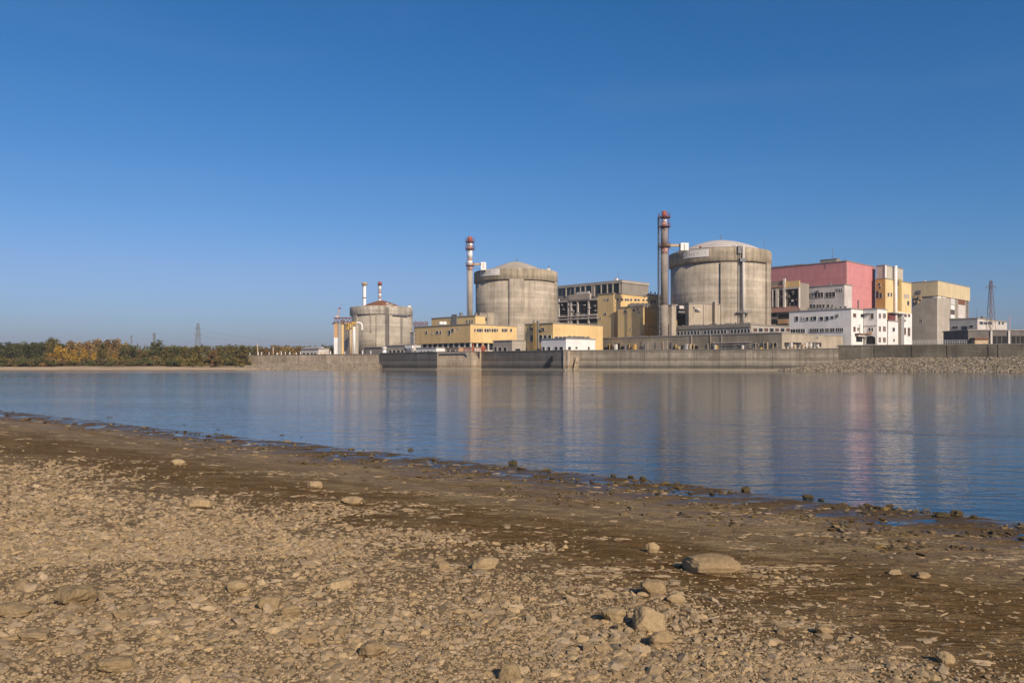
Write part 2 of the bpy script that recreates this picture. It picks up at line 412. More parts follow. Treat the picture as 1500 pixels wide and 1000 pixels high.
# antennas and roof kit on the rings
def rod(parent, px, D, z0, z1, r=.09): 
    return MB().cyl(X_(px, D)-parent.location.x, D-parent.location.y, z0-parent.location.z, z1-parent.location.z, r, 6).build('lightning_rod', 'steel', parent)
rod(R1, 1119.5, 354, 51, 58.6); rod(R1, 1056, 358, 57.5, 60.8, .14); rod(R2, 757, 417, 56, 58.2, .16); rod(R2, 804, 413, 50, 53.5, .25); rod(R3, 600, 528, 40, 42.5, .2); rod(R3, 538, 530, 40, 42)
def deck_box(parent, px, D, z, w, h, mat='whitepaint'):
    x, y, zz = X_(px, D)-parent.location.x, D-parent.location.y, z-parent.location.z
    return MB().box(x-w, x+w, y-w, y+w, zz-.2, zz+h).box(x-w*1.15, x+w*1.15, y-w*1.15, y+w*1.15, zz+h+.002, zz+h+.2).build('roof_unit', mat, parent)
deck_box(R2, 804, 413, 50.2, .7, 1.6); deck_box(R3, 600, 527, 40, .8, 1.1); deck_box(R3, 572, 513, 40, 1.6, 1.0, 'dome_c'); deck_box(R3, 567.5, 513, 40, .6, 1.8, 'whitegrey')
deck_box(R1, 1026, 341, 51.7, .4, .9, 'rust'); deck_box(R1, 1075, 340, 51.7, .5, 1.0, 'steel')
# banners hung on the ring beams, faded unreadable lettering
def banner(label, o, x0, x1, y0, y1, R, marks):
    t = thing('banner', label, 'banner', tuple(o.location))
    xc, D0 = t.location.x, t.location.y
    a0, a1 = hit(x0, D0, xc, R), hit(x1, D0, xc, R); d = D0+R*math.sin(.5*(a0+a1)); z0, z1 = Z_(y1, d)-G, Z_(y0, d)-G
    MB().arc(R+.05, R+.25, a0, a1, z0, z1, 16).build('banner_cloth', 'banner', t)
    for u0, u1, v0, v1 in marks:
        MB().arc(R+.2, R+.29, a0+(a1-a0)*u0, a0+(a1-a0)*u1, z0+(z1-z0)*v0, z0+(z1-z0)*v1, 1).build('letter_mark', 'lettering', t)
    MB().arc(R+.02, R+.32, a0-.002, a1+.002, z1+.002, z1+.25, 16).build('top_rail', 'pale_steel', t)
    return t
mk1 = [(.05, .07, .25, .75), (.07, .12, .25, .33), (.17, .19, .35, .8), (.19, .22, .72, .8), (.19, .21, .5, .57), (.30, .317, .4, .85), (.287, .33, .76, .83), (.385, .395, .4, .58), (.45, .48, .42, .62), (.47, .485, .36, .68), (.60, .615, .42, .74), (.615, .64, .5, .58), (.635, .645, .42, .58), (.74, .75, .5, .7), (.875, .89, .36, .8), (.89, .915, .36, .43)]
banner('long white banner with faded grey marks high on the ring of the largest reactor', R1, 1000.8, 1038.2, 366.4, 377.2, 22.4, mk1)
mk2 = [(.1+.05*k, .1+.05*k+.024, .32, .8) for k in range(6)]+[(.12+.1*k, .17+.1*k, .7, .78) for k in range(3)]+[(.46, .49, .45, .75), (.53, .59, .55, .8), (.56, .58, .4, .85), (.7, .72, .5, .7), (.78, .83, .6, .75)]+[(.46+.06*k, .5+.06*k, .22, .3) for k in range(6)]
banner('short white banner with faded grey print on the grey domed reactor', R2, 704, 732, 394.5, 403.8, 21.9, mk2)

# ---- stacks
def stack(label, px, D, ztop, r, bands, platforms, ladder_side=-1, base_w=1.6):
    o = thing('vent_stack', label, 'chimney', (X_(px, D), D, G)); h = ztop-G
    for py0, py1, m, rr in bands:
        MB().cyl(0, 0, max(Z_(py1, D)-G, -.5), Z_(py0, D)-G, rr, 24).build('shaft', m, o)
    for py, rr, m in platforms:
        z = Z_(py, D)-G; mb = MB().lathe([(r*.9, z), (rr, z), (rr, z+.25), (r*.9, z+.25)], n=20, smooth=False, caps=False)
        for k in range(12):
            a = 2*math.pi*k/12; a2 = a+2*math.pi/12
            mb.tube((rr*math.cos(a), rr*math.sin(a), z), (rr*math.cos(a), rr*math.sin(a), z+1.6), .07, 4)
            for zz in (.8, 1.6): mb.tube((rr*math.cos(a), rr*math.sin(a), z+zz), (rr*math.cos(a2), rr*math.sin(a2), z+zz), .06, 4)
            if k % 3 == 0: mb.tube((r*math.cos(a), r*math.sin(a), z-1.6), (rr*.97*math.cos(a), rr*.97*math.sin(a), z), .09, 4)
        mb.build('platform', m, o)
    mb = MB(); x = ladder_side*(r+.35)
    for q in (-.3, .3): mb.tube((x, q-.2, 0), (x, q-.2, h-1), .07, 4)
    z = .5
    while z < h-1: mb.tube((x, -.5, z), (x, .1, z), .05, 4); z += .9
    mb.build('ladder', 'rust', o)
    return o
D1 = 325
S1 = stack('tall grey vent stack with a red banded top beside the largest reactor', 973, D1, Z_(309.5, D1), 1.42,
    [(447, 520, 'stackdark', 1.7), (372, 447, 'stackdark', 1.42), (361, 372, 'pinkred', 1.44), (333, 361, 'stackgrey', 1.36), (326, 333, 'pinkred', 1.1), (320, 326, 'whitepaint', 1.05), (309.5, 320, 'red', 1.0)],
    [(319, 2.5, 'redlead'), (332.5, 2.5, 'redlead'), (361.5, 2.6, 'rust')], 1)
mb = MB()    # support lattice on the dark side of the stack
for q in ((-2.15, -1.2), (-2.15, .9), (-2.6, -.2)): mb.tube((*q, 0), (*q, Z_(318, D1)-G), .14, 5)
z = 2
while z < Z_(320, D1)-G:
    mb.tube((-2.15, -1.2, z), (-2.15, .9, z), .08, 4); mb.tube((-2.15, -1.2, z), (-1.2, -.6, z+1), .08, 4); mb.tube((-2.6, -.2, z), (-2.15, -1.2, z+1), .07, 4); z += 2.0
mb.build('lattice_frame', 'steel', S1)
for q in (319, 332.5): rod(S1, 973+(6 if q == 319 else -6), D1, Z_(q, D1), Z_(q-9, D1), .06)
D2 = 392
S2 = stack('slim white vent stack with red bands beside the reactor with the grey dome', 688.5, D2, Z_(347, D2), 1.3,
    [(396, 480, 'stackconc', 1.3), (408, 408.01, 'stackconc', 1.3), (389, 396, 'whitepaint', 1.22), (384, 389, 'pinkred', 1.24), (365.5, 384, 'whitepaint', 1.2), (361, 365.5, 'pinkred', 1.22), (357, 361, 'whitepaint', 1.2), (347, 357, 'red', 1.16)][:1]+
    [(390, 396, 'pinkred', 1.28), (382, 390, 'whitepaint', 1.22), (379, 382, 'pinkred', 1.24), (365.5, 379, 'whitepaint', 1.2), (361, 365.5, 'pinkred', 1.22), (356, 361, 'whitepaint', 1.2), (347, 356, 'red', 1.16)],
    [(355, 2.2, 'redlead'), (365.5, 2.3, 'redlead'), (389.5, 2.1, 'rust')])
for q in (-1.9, 1.9): MB().tube((q, -.3, Z_(366, D2)-G), (q, -.3, Z_(346.5, D2)-G), .08, 4).build('rail_post', 'redlead', S2)
def duct(label, st, o, px, py, dpx, D, w):
    """elevated duct from the stack to the white box on the ring beam"""
    t = thing('vent_duct', label, 'duct', (X_(px, D), D, Z_(py, D)))
    x1 = X_(dpx, D)-t.location.x
    MB().box(-.2, x1, -.5, .5, -.5, .5).build('duct_tube', 'crate', t)
    MB().box(x1+.002, x1+w, -1.6, 2.2, Z_(py+9 if w < 3.3 else py+8, D)-t.location.z, .9).build('duct_box', 'whitepaint', t)
    mb = MB(); mb.box(x1+w*.42, x1+w*.5, -1.66, -1.55, -2.3, .3); mb.build('grille', 'steel', t)
    mb = MB().path([(.2, .6, -.5), (x1*.4, .6, -1.7), (x1, .6, -2.6)], .1); mb.build('brace', 'steel', t)
    return t
duct('white duct box with tan pipe bridging the grey stack and the largest reactor', S1, R1, 977.5, 359.5, 996, 341, 3.4)
duct('white duct box with tan pipe bridging the white stack and the grey domed reactor', S2, R2, 691, 387, 704.5, 401, 2.6)
D3 = 575
S3 = stack('plain white vent stack with a wide cap behind the rusty dome', 534, D3, Z_(415, D3), 1.0, [(416, 520, 'whitepaint', 1.05), (435.5, 437, 'rust', 1.1)], [(417.5, 2.1, 'crate')])
MB().lathe([(1.1, Z_(416.5, D3)-G), (2.2, Z_(416, D3)-G), (2.2, Z_(414.5, D3)-G), (1.1, Z_(413.6, D3)-G)], n=20, smooth=False).build('cap', 'crate', S3)
D4 = 590
bd = [(412.5, 418.5, 'red', 1.15)]
ys = [418.5, 425, 430, 434, 438, 442, 520]
for i, (q0, q1) in enumerate(zip(ys, ys[1:])): bd.append((q0, q1, 'whitepaint' if i % 2 == 0 else 'pinkred', .95))
S4 = stack('red and white striped vent stack behind the rusty dome', 556.5, D4, Z_(412.5, D4), .95, bd, [(417.5, 1.6, 'redlead')])

# ---- yellow service building in front of reactor 2
A = Bld('service_building', 'wide yellow service block raised on columns over a dark glazed ground floor', 'building', 689, 345, 608, 757, 475, 'yellow', by=501.6, wallpart='upper_wall')
MB().box(1.6, A.La-.5, 1.6, A.Lb-.5, 0, A.z0+.1).build('ground_floor', 'glass', A.o)
k = 0
for i in range(11): MB().box(.5, 1.1, .4+i*(A.Lb-1.5)/10, 1.0+i*(A.Lb-1.5)/10, 0, A.z0-.002).build('column', 'frame', A.o)
for i in range(1, 8): MB().box(.9+i*(A.La-1.5)/8, 1.5+i*(A.La-1.5)/8, .5, 1.1, 0, A.z0-.002).build('column', 'frame', A.o)
MB().box(1.3, A.La-.3, 1.3, A.Lb-.3, 0, 1.5).build('plinth', 'whitegrey', A.o)
for x0, x1, y0, y1 in ((623.3, 626.5, 485.5, 488.5), (633, 634.2, 487, 489), (638.5, 642.5, 485, 488.5), (644, 646.8, 485, 488.2), (656.5, 660, 484, 490), (661, 665, 481.5, 486), (670.5, 672, 479.5, 482)):
    A.win('L', x0, x1, y0, y1, fw=.08)
for i, x0 in enumerate((694.5, 698.5, 701.8, 705, 709.5, 713, 716.5, 720, 723.5, 727, 735, 738.5, 741, 747)):
    A.win('R', x0, x0+(2.6 if i % 3 else 2.0), 481.5+.2*(i % 2), 485.4+.35*(i % 3), fw=.08)
A2 = Bld('penthouse', 'small yellow penthouse on the roof of the wide raised yellow block', 'building', 696.5, 366, 632, 700, 462.5, 'yellow', base=A.base+A.h+.36, la=6)
A2.panel('dark_strip', 'L', 662.3, 669.7, 460.5, 475.5, 'steel', .4); A2.win('L', 656.8, 658.6, 466, 468.4, fw=.1)  # dark vertical strip on the left face
MB().cyl(1.0, A2.u('L', 673), A2.h, A2.h+1.6, .8, 12).cyl(1, A2.u('L', 673), A2.h+1.6, A2.h+1.9, 1.0, 12).build('vent_cowl', 'steel', A2.o)
for x0 in (683, 687, 690.5): A2.win('L', x0, x0+2.5, 469, 472, fw=.06)
for px in (646, 651):     # round tanks on the roof
    d = 362; t = thing('roof_tank', 'round white roof tank on the yellow block, '+('left' if px == 646 else 'right')+' of the pair', 'tank', (X_(px, d), d, A.base+A.h+.36))
    MB().lathe([(.9, .2), (1.1, .6), (1.1, 1.3), (.7, 1.7), (.1, 1.8)], n=14).build('vessel', 'whitepaint', t)
    MB().box(-.9, .9, -.7, -.5, 0, .45).box(-.9, .9, .5, .7, 0, .45).build_each('cradle', 'steel', t)
# annex at the foot of reactor 2
AN2 = Bld('reactor_annex', 'stepped concrete annex at the foot of the grey domed reactor', 'building', 703, 384, 696, 729, 459, 'concrete')
AN2.panel('pilaster', 'R', 713, 723, 458, 500, 'concrete', .5); AN2.panel('opening', 'R', 724, 730, 459.5, 478, 'hall', .1); AN2.panel('canopy', 'R', 705, 712, 465, 466.3, 'steel', 1.8); AN2.panel('door', 'R', 707, 710, 467, 476, 'steel', .3)
AN2.panel('pilaster', 'L', 696.3, 699, 459, 480, 'concrete', .6)
# ---- yellow B
B = Bld('yellow_block', 'yellow clad block behind the low white hut, with a row of blue windows below', 'building', 810, 317, 769.4, 883, 473.5, 'yellow')
for i in range(7): B.win('R', 812.5+i*6, 817.5+i*6, 493, 495.8, fw=.1)
for x0, x1, y0, y1 in ((777, 781, 480, 483), (782, 786, 482, 486), (792, 798, 480.5, 484.5)): B.win('L', x0, x1, y0, y1, fw=.06)
for i in range(5): B.win('L', 777+i*6.5, 781.5+i*6.5, 491, 500, fw=.12)
MB().box(-1.8, -.8, B.u('L', 789.5), B.u('L', 785.2), 0, B.h+.5).build('duct', 'ochre', B.o)
MB().box(-1.5, -.6, B.u('L', 791.5), B.u('L', 789.7), 0, B.h+1.2).box(-1.3, -.7, B.u('L', 785), B.u('L', 784), 4, B.h+1.4).build('stair_shaft', 'steel', B.o)
B.panel('pipe_bracket', 'L', 780, 795, 483, 484.2, 'steel', 1.2)
# ---- low huts on the quay
Cc = Bld('white_hut', 'low white hut with small square windows by the quay corner', 'building', 829, 304, 793, 872, 496, 'white')
for x0, x1 in ((794.5, 798.4), (802, 806.6), (812.6, 817), (819.6, 825)): Cc.win('L', x0, x1, 508, 513.6, fw=.1)
for x0, x1, y0, y1 in ((832, 836, 508, 511.6), (842.8, 845.6, 508, 510.4), (861, 863.4, 508, 512)): Cc.win('R', x0, x1, y0, y1, fw=.1)
mb = MB()
for i in range(16): mb.box(1.5+i*.9, 2.1+i*.9, .8, 1.6, Cc.h+.35, Cc.h+.7+.5*((i*7) % 3)/2)
mb.build_each('roof_unit', 'steel', Cc.o)
Dd = Bld('grey_hut', 'low grey and tan concrete hut between the yellow blocks', 'building', 750, 322, 722.5, 784, 499, 'greyconc')
for x0, x1, y0, y1 in ((724, 728, 508, 516), (730, 735, 509, 516.5), (737.5, 742.5, 509, 516.5)): Dd.win('L', x0, x1, y0, y1, 'void', fw=.08)
for x0, x1, y0, y1 in ((754.5, 762, 510.5, 516), (769.5, 773.5, 509.5, 514)): Dd.win('R', x0, x1, y0, y1, fw=.1)
Dd.panel('quoin', 'R', 778, 784, 498.5, 516, 'whitegrey', .12)
# sheds left of yellow block
E1 = Bld('grey_shed', 'grey shed with open columned front below the pale reactor', 'building', 593, 358, 566, 610, 506, 'greyconc', la=6)
for x0, x1 in ((570, 574), (575.5, 580), (581.5, 586), (587.5, 591.5)): E1.win('L', x0, x1, 513, 519, 'void', fw=.1)
E1b = Bld('white_shed', 'white shed with a rounded canopy next to the grey columned shed', 'building', 606, 354, 595, 609.5, 505.5, 'whitegrey', la=4)
mb = MB(); v = []
E1b.panel('canopy', 'L', 595.5, 606, 506, 510, 'white', .9); E1b.panel('canopy_curve', 'L', 597.5, 604.5, 510, 512.5, 'white', .6); E1b.win('R', 606.8, 608.8, 513, 519.5, 'void', fw=.1)
E1c = Bld('white_shed', 'long white shed with broken windows under the yellow block', 'building', 639, 340, 609.5, 649.5, 509.5, 'white', la=8)
for x0, x1, y0, y1 in ((615, 616.4, 514, 517.5), (617.3, 619.3, 513.5, 517), (621, 623.2, 514, 518), (625, 630, 514, 519), (631, 634.5, 514, 519)): E1c.win('L', x0, x1, y0, y1, 'void', fw=.08)
E1d = Bld('cream_shed', 'cream shed with dark doors between the white shed and red railing', 'building', 672, 331, 652, 690, 509.5, 'crate', la=6)
for x0, x1 in ((655, 659), (660.5, 667), (668.2, 671)): E1d.win('L', x0, x1, 512.5, 517.5, 'void', fw=.1)
E1e = Bld('cream_hut', 'small pale hut behind the red railing', 'building', 691, 329, 675, 714, 509.5, 'whitegrey', la=5)
E1e.win('R', 693, 695, 513, 516, fw=.1); E1e.win('L', 678, 681, 512.5, 517.5, fw=.1)
E2 = Bld('low_store', 'long low dark roofed store at the foot of the pale reactor', 'building', 563, 420, 534, 572, 508.5, 'darkconc')
E2.panel('shutter', 'L', 536, 561, 511.5, 518, 'hall', .1)
E3 = Bld('blue_grey_hut', 'blue grey metal hut in the gap beside the pale reactor', 'building', 606, 470, 601, 611, 487, 'grey')
for k in range(3): E3.win('R', 606.8, 609.5, 489+k*6, 492+k*6)
# ---- concrete hall behind
E = Bld('turbine_hall', 'long grey concrete hall with tall dark windows behind the grey domed reactor', 'building', 911, 430, 812, 950, 410.8, 'hall')
MB().box(-.45, E.La+.3, -.45, E.Lb+.3, E.h-1.2, E.h-.002).build('fascia', 'greyconc', E.o)
for x0, x1 in ((818.5, 823), (824, 828.5), (830.5, 834.8), (837, 841.2), (843.3, 849.6), (851.5, 856.8), (858.6, 865.8), (873.5, 879.6), (882, 889), (891, 897), (899.2, 906.8)):
    u = .5*(x0+x1); yt = 415.5+(906-u)*.06; E.panel('tall_window', 'L', x0, x1, yt, 433, 'glass', .08)
for x in (829.5, 842.3, 850.5, 857.7, 867.5, 870.5, 881, 890, 898, 908): E.panel('column', 'L', x-.6, x+.6, 412.5+(906-x)*.085, 434, 'greyconc', .5)
rod(E.o, 909, 432, E.base+E.h, E.base+E.h+5); deck_box(E.o, 916, 436, E.base+E.h+.35, .9, 1.2)
Ff = Bld('equipment_bay', 'open concrete bay full of pipes between the grey domed reactor and tall yellow block', 'building', 903, 410, 818, 909, 436, 'hall', la=14)
Ff.panel('upper_block', 'L', 835, 866, 431, 439, 'greyconc', 1.2); Ff.panel('upper_block', 'L', 846, 864, 427.5, 431, 'whitegrey', .9)
for x0, x1, y0, y1 in ((820, 832.5, 443, 461), (839, 846, 441, 459), (848, 862, 441, 459), (864, 875, 441, 459), (820.5, 832, 464, 470), (839, 875, 468, 473)): Ff.panel('opening', 'L', x0, x1, y0, y1, 'void', .05)
for x in (819, 833.5, 837.5, 847, 863): Ff.panel('column', 'L', x-.9, x+.9, 438, 474, 'whitegrey', .7)
for y in (439.5, 462, 466): Ff.panel('beam', 'L', 818.5, 876, y, y+1.6, 'whitegrey', .9)
for i in range(26):
    x = 820+RNG.random()*52; y = 444+RNG.random()*22; w = .8+RNG.random()*3; h_ = .7+RNG.random()*2.5
    Ff.panel('equipment', 'L', x, x+w, y, y+h_, RNG.choice(['pale_steel', 'steel', 'whitegrey', 'hall', 'grey']), .3+RNG.random()*.6)
# ---- tall yellow G and friends
Gb = Bld('tall_yellow_block', 'tall yellow clad block with small square windows near the roof', 'building', 899, 350, 875.5, 949, 429.8, 'yellow')
for x0, x1, y0, y1 in ((885.5, 887.3, 437.5, 440), (889.2, 892, 437, 440), (885, 888.5, 458.5, 461), (878.5, 880.5, 465, 467.5)): Gb.win('L', x0, x1, y0, y1, fw=.08)
for i, x0 in enumerate((903, 910, 915, 918.5, 923, 929, 934, 941, 946.5)): Gb.win('R', x0, x0+(2.6 if i != 5 else 3.4), 437.3+.12*i, 440+.12*i, fw=.1)
mb = MB()
for i in range(12):
    u = Gb.u('R', 919+i*2.4); mb.box(u, u+.8, -1.8, -.2, Z_(449, Gb.dep('R', u))-G, Z_(446-(i % 3), Gb.dep('R', u))-G)
mb.build_each('roof_walkway', 'steel', Gb.o)
Gx = Bld('yellow_annex', 'yellow annex with dark wall fans beside the grey vent stack', 'building', 951, 372, 947, 967.5, 431.8, 'yellow', la=14)
for x0 in (953, 957.5): Gx.win('R', x0, x0+3, 440, 444, fw=.1)
mb = MB()
for i in range(5): mb.cyl(1.2+i*1.7, 1.2, Gx.h+.3, Gx.h+1.0+(i % 2)*.8, .3, 8)
mb.build_each('roof_vent', 'rust', Gx.o)
Hh = Bld('ochre_block', 'lower ochre clad block in front of the tall yellow block', 'building', 938, 338, 905, 944, 448.8, 'yellow')
for x0, x1, y0, y1 in ((914, 917.5, 455, 458), (927, 930, 452.5, 456), (933, 935, 451, 454), (935.2, 937, 456, 459), (923, 924.5, 481, 483)): Hh.win('L', x0, x1, y0, y1, fw=.06)
H2 = Bld('shaded_yellow_block', 'yellow block with its shade painted olive, behind the base of the grey vent stack', 'building', 988, 331, 938.5, 992, 447, 'olive', ang=25.5)  # shadow on a yellow face is put into the olive colour
H2.win('L', 945.5, 949, 474.5, 485, fw=.1); H2.win('L', 960.5, 963, 459.5, 461, fw=.06); H2.win('L', 955, 957, 478, 480, fw=.06)
# stack base and annex 1
Sb = Bld('stack_base', 'slanted concrete base block under the grey vent stack', 'building', 984, 323, 966.5, 990.5, 447, 'concrete')
Sb.panel('door_recess', 'L', 972, 980, 475, 492, 'void', .06)
MB().add([(-3.2, 3.4, 0), (-.2, 3.4, 0), (-.2, 3.4, 5.5), (-3.2, 2.6, 0), (-.2, 2.6, 0), (-.2, 2.6, 5.5)], [(0, 1, 2), (3, 5, 4), (0, 3, 4, 1), (1, 4, 5, 2), (2, 5, 3, 0)]).build('buttress', 'whitegrey', Sb.o)
MB().cyl(-1.0, 1.6, 0, 2.8, .5, 12).cyl(-1.0, 1.6, 2.8, 4.4, .55, 12, 1).build('vent_pipe', ['crate', 'rust'], Sb.o)
AN1 = Bld('reactor_annex', 'plain concrete annex at the foot of the largest reactor', 'building', 1009, 325.5, 989, 1055, 444.5, 'concrete', ang=25)
AN1.panel('recess_shade', 'L', 992, 1004, 461, 482, 'void', .04, -.4); AN1.panel('canopy', 'L', 988, 1004, 456.5, 459, 'steel', 3.4); AN1.panel('sign_board', 'L', 989, 1003, 448.5, 453, 'whitegrey', 2.6)  # near-black panel paints the shade inside the recess
for i in range(6): AN1.panel('sign_mark', 'L', 990.5+i*2.0, 991.8+i*2.0, 449.6, 452.2, 'steel', 2.68, 2.55)
AN1.panel('pilaster', 'R', 1043.5, 1047, 442.5, 480, 'concrete', 1.6); AN1.panel('pilaster', 'R', 1030, 1031.5, 445, 478, 'greyconc', .3); AN1.win('R', 1015, 1017.5, 449.5, 452, fw=.08); AN1.panel('lamp_bracket', 'R', 1018, 1026, 454.6, 455.6, 'pale_steel', .8)
MB().lathe([(.05, -.5), (.8, -.3), (1.0, .1)], AN1.u('R', 1020), -.9, 12).build('dish', 'whitepaint', AN1.o).location.z = AN1.h-2.2
# ---- long low glazed building I
I = Bld('glazed_annex', 'long low concrete annex with a dark window band in front of the largest reactor', 'building', 1100, 303, 986, 1160, 475.3, 'concrete', la=30)
I.wall.data.materials[0] = M['greyconc']
for i in range(22):
    x0 = 992+i*4.9
    if i not in (7, 15): I.win('L', x0, x0+3.6, 482.2+(20-i)*.18, 487.5+(20-i)*.16, fw=.1)
for i in range(7): I.win('R', 1103+i*8, 1109+i*8, 480.5, 486, 'glass' if i % 2 else 'brownglass', fw=.15)
I.panel('fascia', 'L', 986, 1100, 476, 481, 'hall', .35)
mb = MB()
for i in range(30):
    u = 1+i*1.1; mb.box(.3, .9, u, u+.5, I.h+.3, I.h+.5+.6*RNG.random())
mb.build_each('roof_unit', 'steel', I.o)
# ---- screen house J (two wings)
J = Bld('pump_house', 'long low stained concrete pump house behind the quay', 'building', 1144.8, 284, 876, 1150, 488, 'pump', la=7.5, lip=.15)
for i in range(54):
    x = 884+RNG.random()*250; w = 1.2+RNG.random()*6; y1 = 511.8; y0 = y1-2-RNG.random()*8
    if i % 3 == 0: J.panel('opening', 'L', x, x+w, y0, y1, 'void', .05)
    elif i % 3 == 1: J.panel('equipment', 'L', x, x+.5*w, max(y0, 504), y1, RNG.choice(['crate', 'pale_steel', 'steel', 'whitegrey', 'yellowpaint', 'ochre']), .4+RNG.random())
    else: J.panel('post', 'L', x, x+.5, 500+RNG.random()*4, 512.5, RNG.choice(['crate', 'steel', 'hall', 'concrete', 'ochre']), .4)
for x in (1013, 1041, 1057): J.panel('pilaster', 'L', x-.5, x+.5, 489.5, 513, 'concrete', .22)
J.panel('mural_panel', 'L', 940, 978, 499, 512, 'concrete', .2)
for x0, x1, y0, y1 in ((1058, 1062, 504, 511), (1088, 1094, 503, 506), (1104, 1111, 503.5, 506), (1117, 1122, 503, 506), (1130, 1138, 502, 508)): J.win('L', x0, x1, y0, y1, 'void', fw=.1)
for y in (501.5, 505, 508.5): J.panel('pipe_run', 'L', 1046, 1100, y, y+.7, 'whitegrey', .5)
mb = MB()
for i in range(70): mb.box(.2, .8, 3+i*1.1, 3.3+i*1.1, J.h+.3, J.h+.42+.3*RNG.random())
mb.build_each('edge_unit', 'steel', J.o)
J2 = Bld('pump_house_wing', 'tan concrete wing with open bays at the end of the pump house', 'building', 1145.6, 284, 1140, 1234.5, 488, 'concrete', lb=11, lip=.15)
for x0, x1 in ((1149, 1158), (1161, 1174), (1184, 1203)): J2.panel('opening', 'R', x0, x1, 501.5, 507.5, 'void', .05)
for i in range(9): J2.panel('equipment', 'R', 1150+i*5.6, 1152.5+i*5.6, 502+RNG.random()*3, 508, RNG.choice(['steel', 'crate', 'whitegrey']), .5+RNG.random()*.8)
for x0 in (1194.5, 1197): J2.win('R', x0, x0+1.4, 493, 496, fw=.05)
# ---- pink hall and its neighbours
K = Bld('pink_hall', 'large pink clad hall behind the white office block', 'building', 1240, 370, 1100, 1282, 382.5, 'pink')
MB().box(3, 7, 6, 14, K.h+.3, K.h+2.0).box(2.8, 7.2, 5.8, 14.2, K.h+2.003, K.h+2.2).build('roof_house', 'hall', K.o)
MB().box(2, 6, 22, 44, K.h+.3, K.h+.9).build('roof_walkway', 'steel', K.o)
rod(K.o, 1228.5, 376, K.base+K.h, K.base+K.h+7); rod(K.o, 1240, 371, K.base+K.h, K.base+K.h+1.4)
mb = MB(); u = K.u('R', 1279); z1 = Z_(419, K.dep('R', u))-G
for q in (u-.5, u+.5): mb.tube((q, -.5, 0), (q, -.5, z1), .12, 5)
z = 0
while z < z1: mb.tube((u-.5, -.5, z), (u+.5, -.5, z), .08, 4); z += .8
mb.build('ladder', 'steel', K.o)
K.panel('corner_flashing', 'R', 1240.1, 1241.3, 384, 470, 'pinkred', .08); K.panel('drain_pipe', 'R', 1256, 1256.8, 440, 470, 'steel', .5); K.panel('drain_pipe', 'R', 1243.6, 1244.2, 424, 470, 'pinkred', .4)
K2 = Bld('office_annex', 'off white annex with a dark window band against the pink hall', 'building', 1237, 360, 1172, 1239, 417, 'whitegrey', la=8)
for x0, x1 in ((1173.5, 1182.5), (1185.2, 1191), (1193.2, 1206), (1209, 1223.5)): K2.win('L', x0, x1, 428+(1224-x1)*.03, 435.2+(1224-x1)*.03, fw=.12, mull=2)
for x0 in (1225, 1228.5, 1232): K2.win('L', x0, x0+2.2, 423, 427, fw=.06)
for x0 in (1176, 1180.5, 1186, 1190.8, 1196, 1199.5, 1204.5, 1211.5, 1219): K2.win('L', x0, x0+(3.6 if x0 != 1219 else 1.4), 446, 450.3, fw=.1)
K2.panel('antenna_base', 'L', 1197, 1200, 425, 428, 'steel', .7); MB().cyl(1, K2.u('L', 1215), K2.h, K2.h+1.2, .5, 8).build('vent_cowl', 'steel', K2.o)
L = Bld('pipe_gallery', 'open pipe gallery with pink beams between the largest reactor and pink hall', 'building', 1172, 362, 1127, 1173, 414, 'hall', la=9, roof=None)
L.panel('fascia', 'L', 1127, 1150, 412, 419.5, 'hall', .4); L.panel('cornice', 'L', 1127, 1150, 419.5, 421.5, 'pinkred', 1.2); L.panel('yellow_panel', 'L', 1151.5, 1172, 411.5, 420.3, 'yellow', .5)
for x0, x1, y0, y1 in ((1129, 1136.5, 425, 440), (1143, 1148, 426, 448), (1154, 1171, 424, 447), (1131, 1138, 459.5, 463.5), (1140, 1170, 459.5, 466.5), (1129.5, 1138, 467.5, 474)): L.panel('opening', 'L', x0, x1, y0, y1, 'void', .05)
L.panel('white_beam', 'L', 1128, 1172, 421.7, 424, 'whitegrey', .8); L.panel('pink_beam', 'L', 1128, 1172, 450, 457, 'pinkred', .9); L.panel('lower_wall', 'L', 1140, 1155, 467.5, 474, 'orangepanel', .3)
for x, w, y0 in ((1139.5, 1.8, 423), (1149.8, 1.4, 408), (1171.5, .7, 421), (1133, .6, 424)): L.panel('column', 'L', x-w, x+w, y0, 450, 'whitegrey', 1.1)
for i in range(26):
    x = 1129+RNG.random()*38; y = 426+RNG.random()*20; w = .8+RNG.random()*3; h_ = .6+RNG.random()*3
    L.panel('equipment', 'L', x, x+w, y, y+h_, RNG.choice(['steel', 'whitegrey', 'pinkred', 'hall', 'pale_steel']), .3+RNG.random()*.6)
# white office block
Mo = Bld('white_office', 'long white office block with broken dark windows under the pink hall', 'building', 1247, 318, 1156, 1265.3, 452.3, 'white')
Mo.wall.data.materials[0] = M['white']
for i, (x0, x1, y0, y1) in enumerate(((1165, 1169.5, 463.5, 470), (1173.3, 1174.6, 464, 470), (1177, 1178.6, 465, 470), (1181, 1184.5, 464.5, 469.5), (1187.5, 1190, 464, 469), (1191, 1196, 463.5, 469), (1200.8, 1206, 464, 469), (1209, 1214, 463.5, 469), (1216.5, 1221, 463, 467), (1223.5, 1226, 461, 465.5), (1226.5, 1228.5, 460, 464))):
    Mo.win('L', x0, x1, y0, y1, fw=.1)
for x0, x1 in ((1158, 1165), (1166, 1172), (1173, 1179), (1186.3, 1199), (1201, 1206.8), (1208.8, 1214), (1216, 1222.3), (1224.3, 1235.2)):
    Mo.win('L', x0, x1, 480.5+(1235-x1)*.025, 486+(1235-x1)*.02, fw=.12, mull=1 if x1-x0 < 8 else 3)
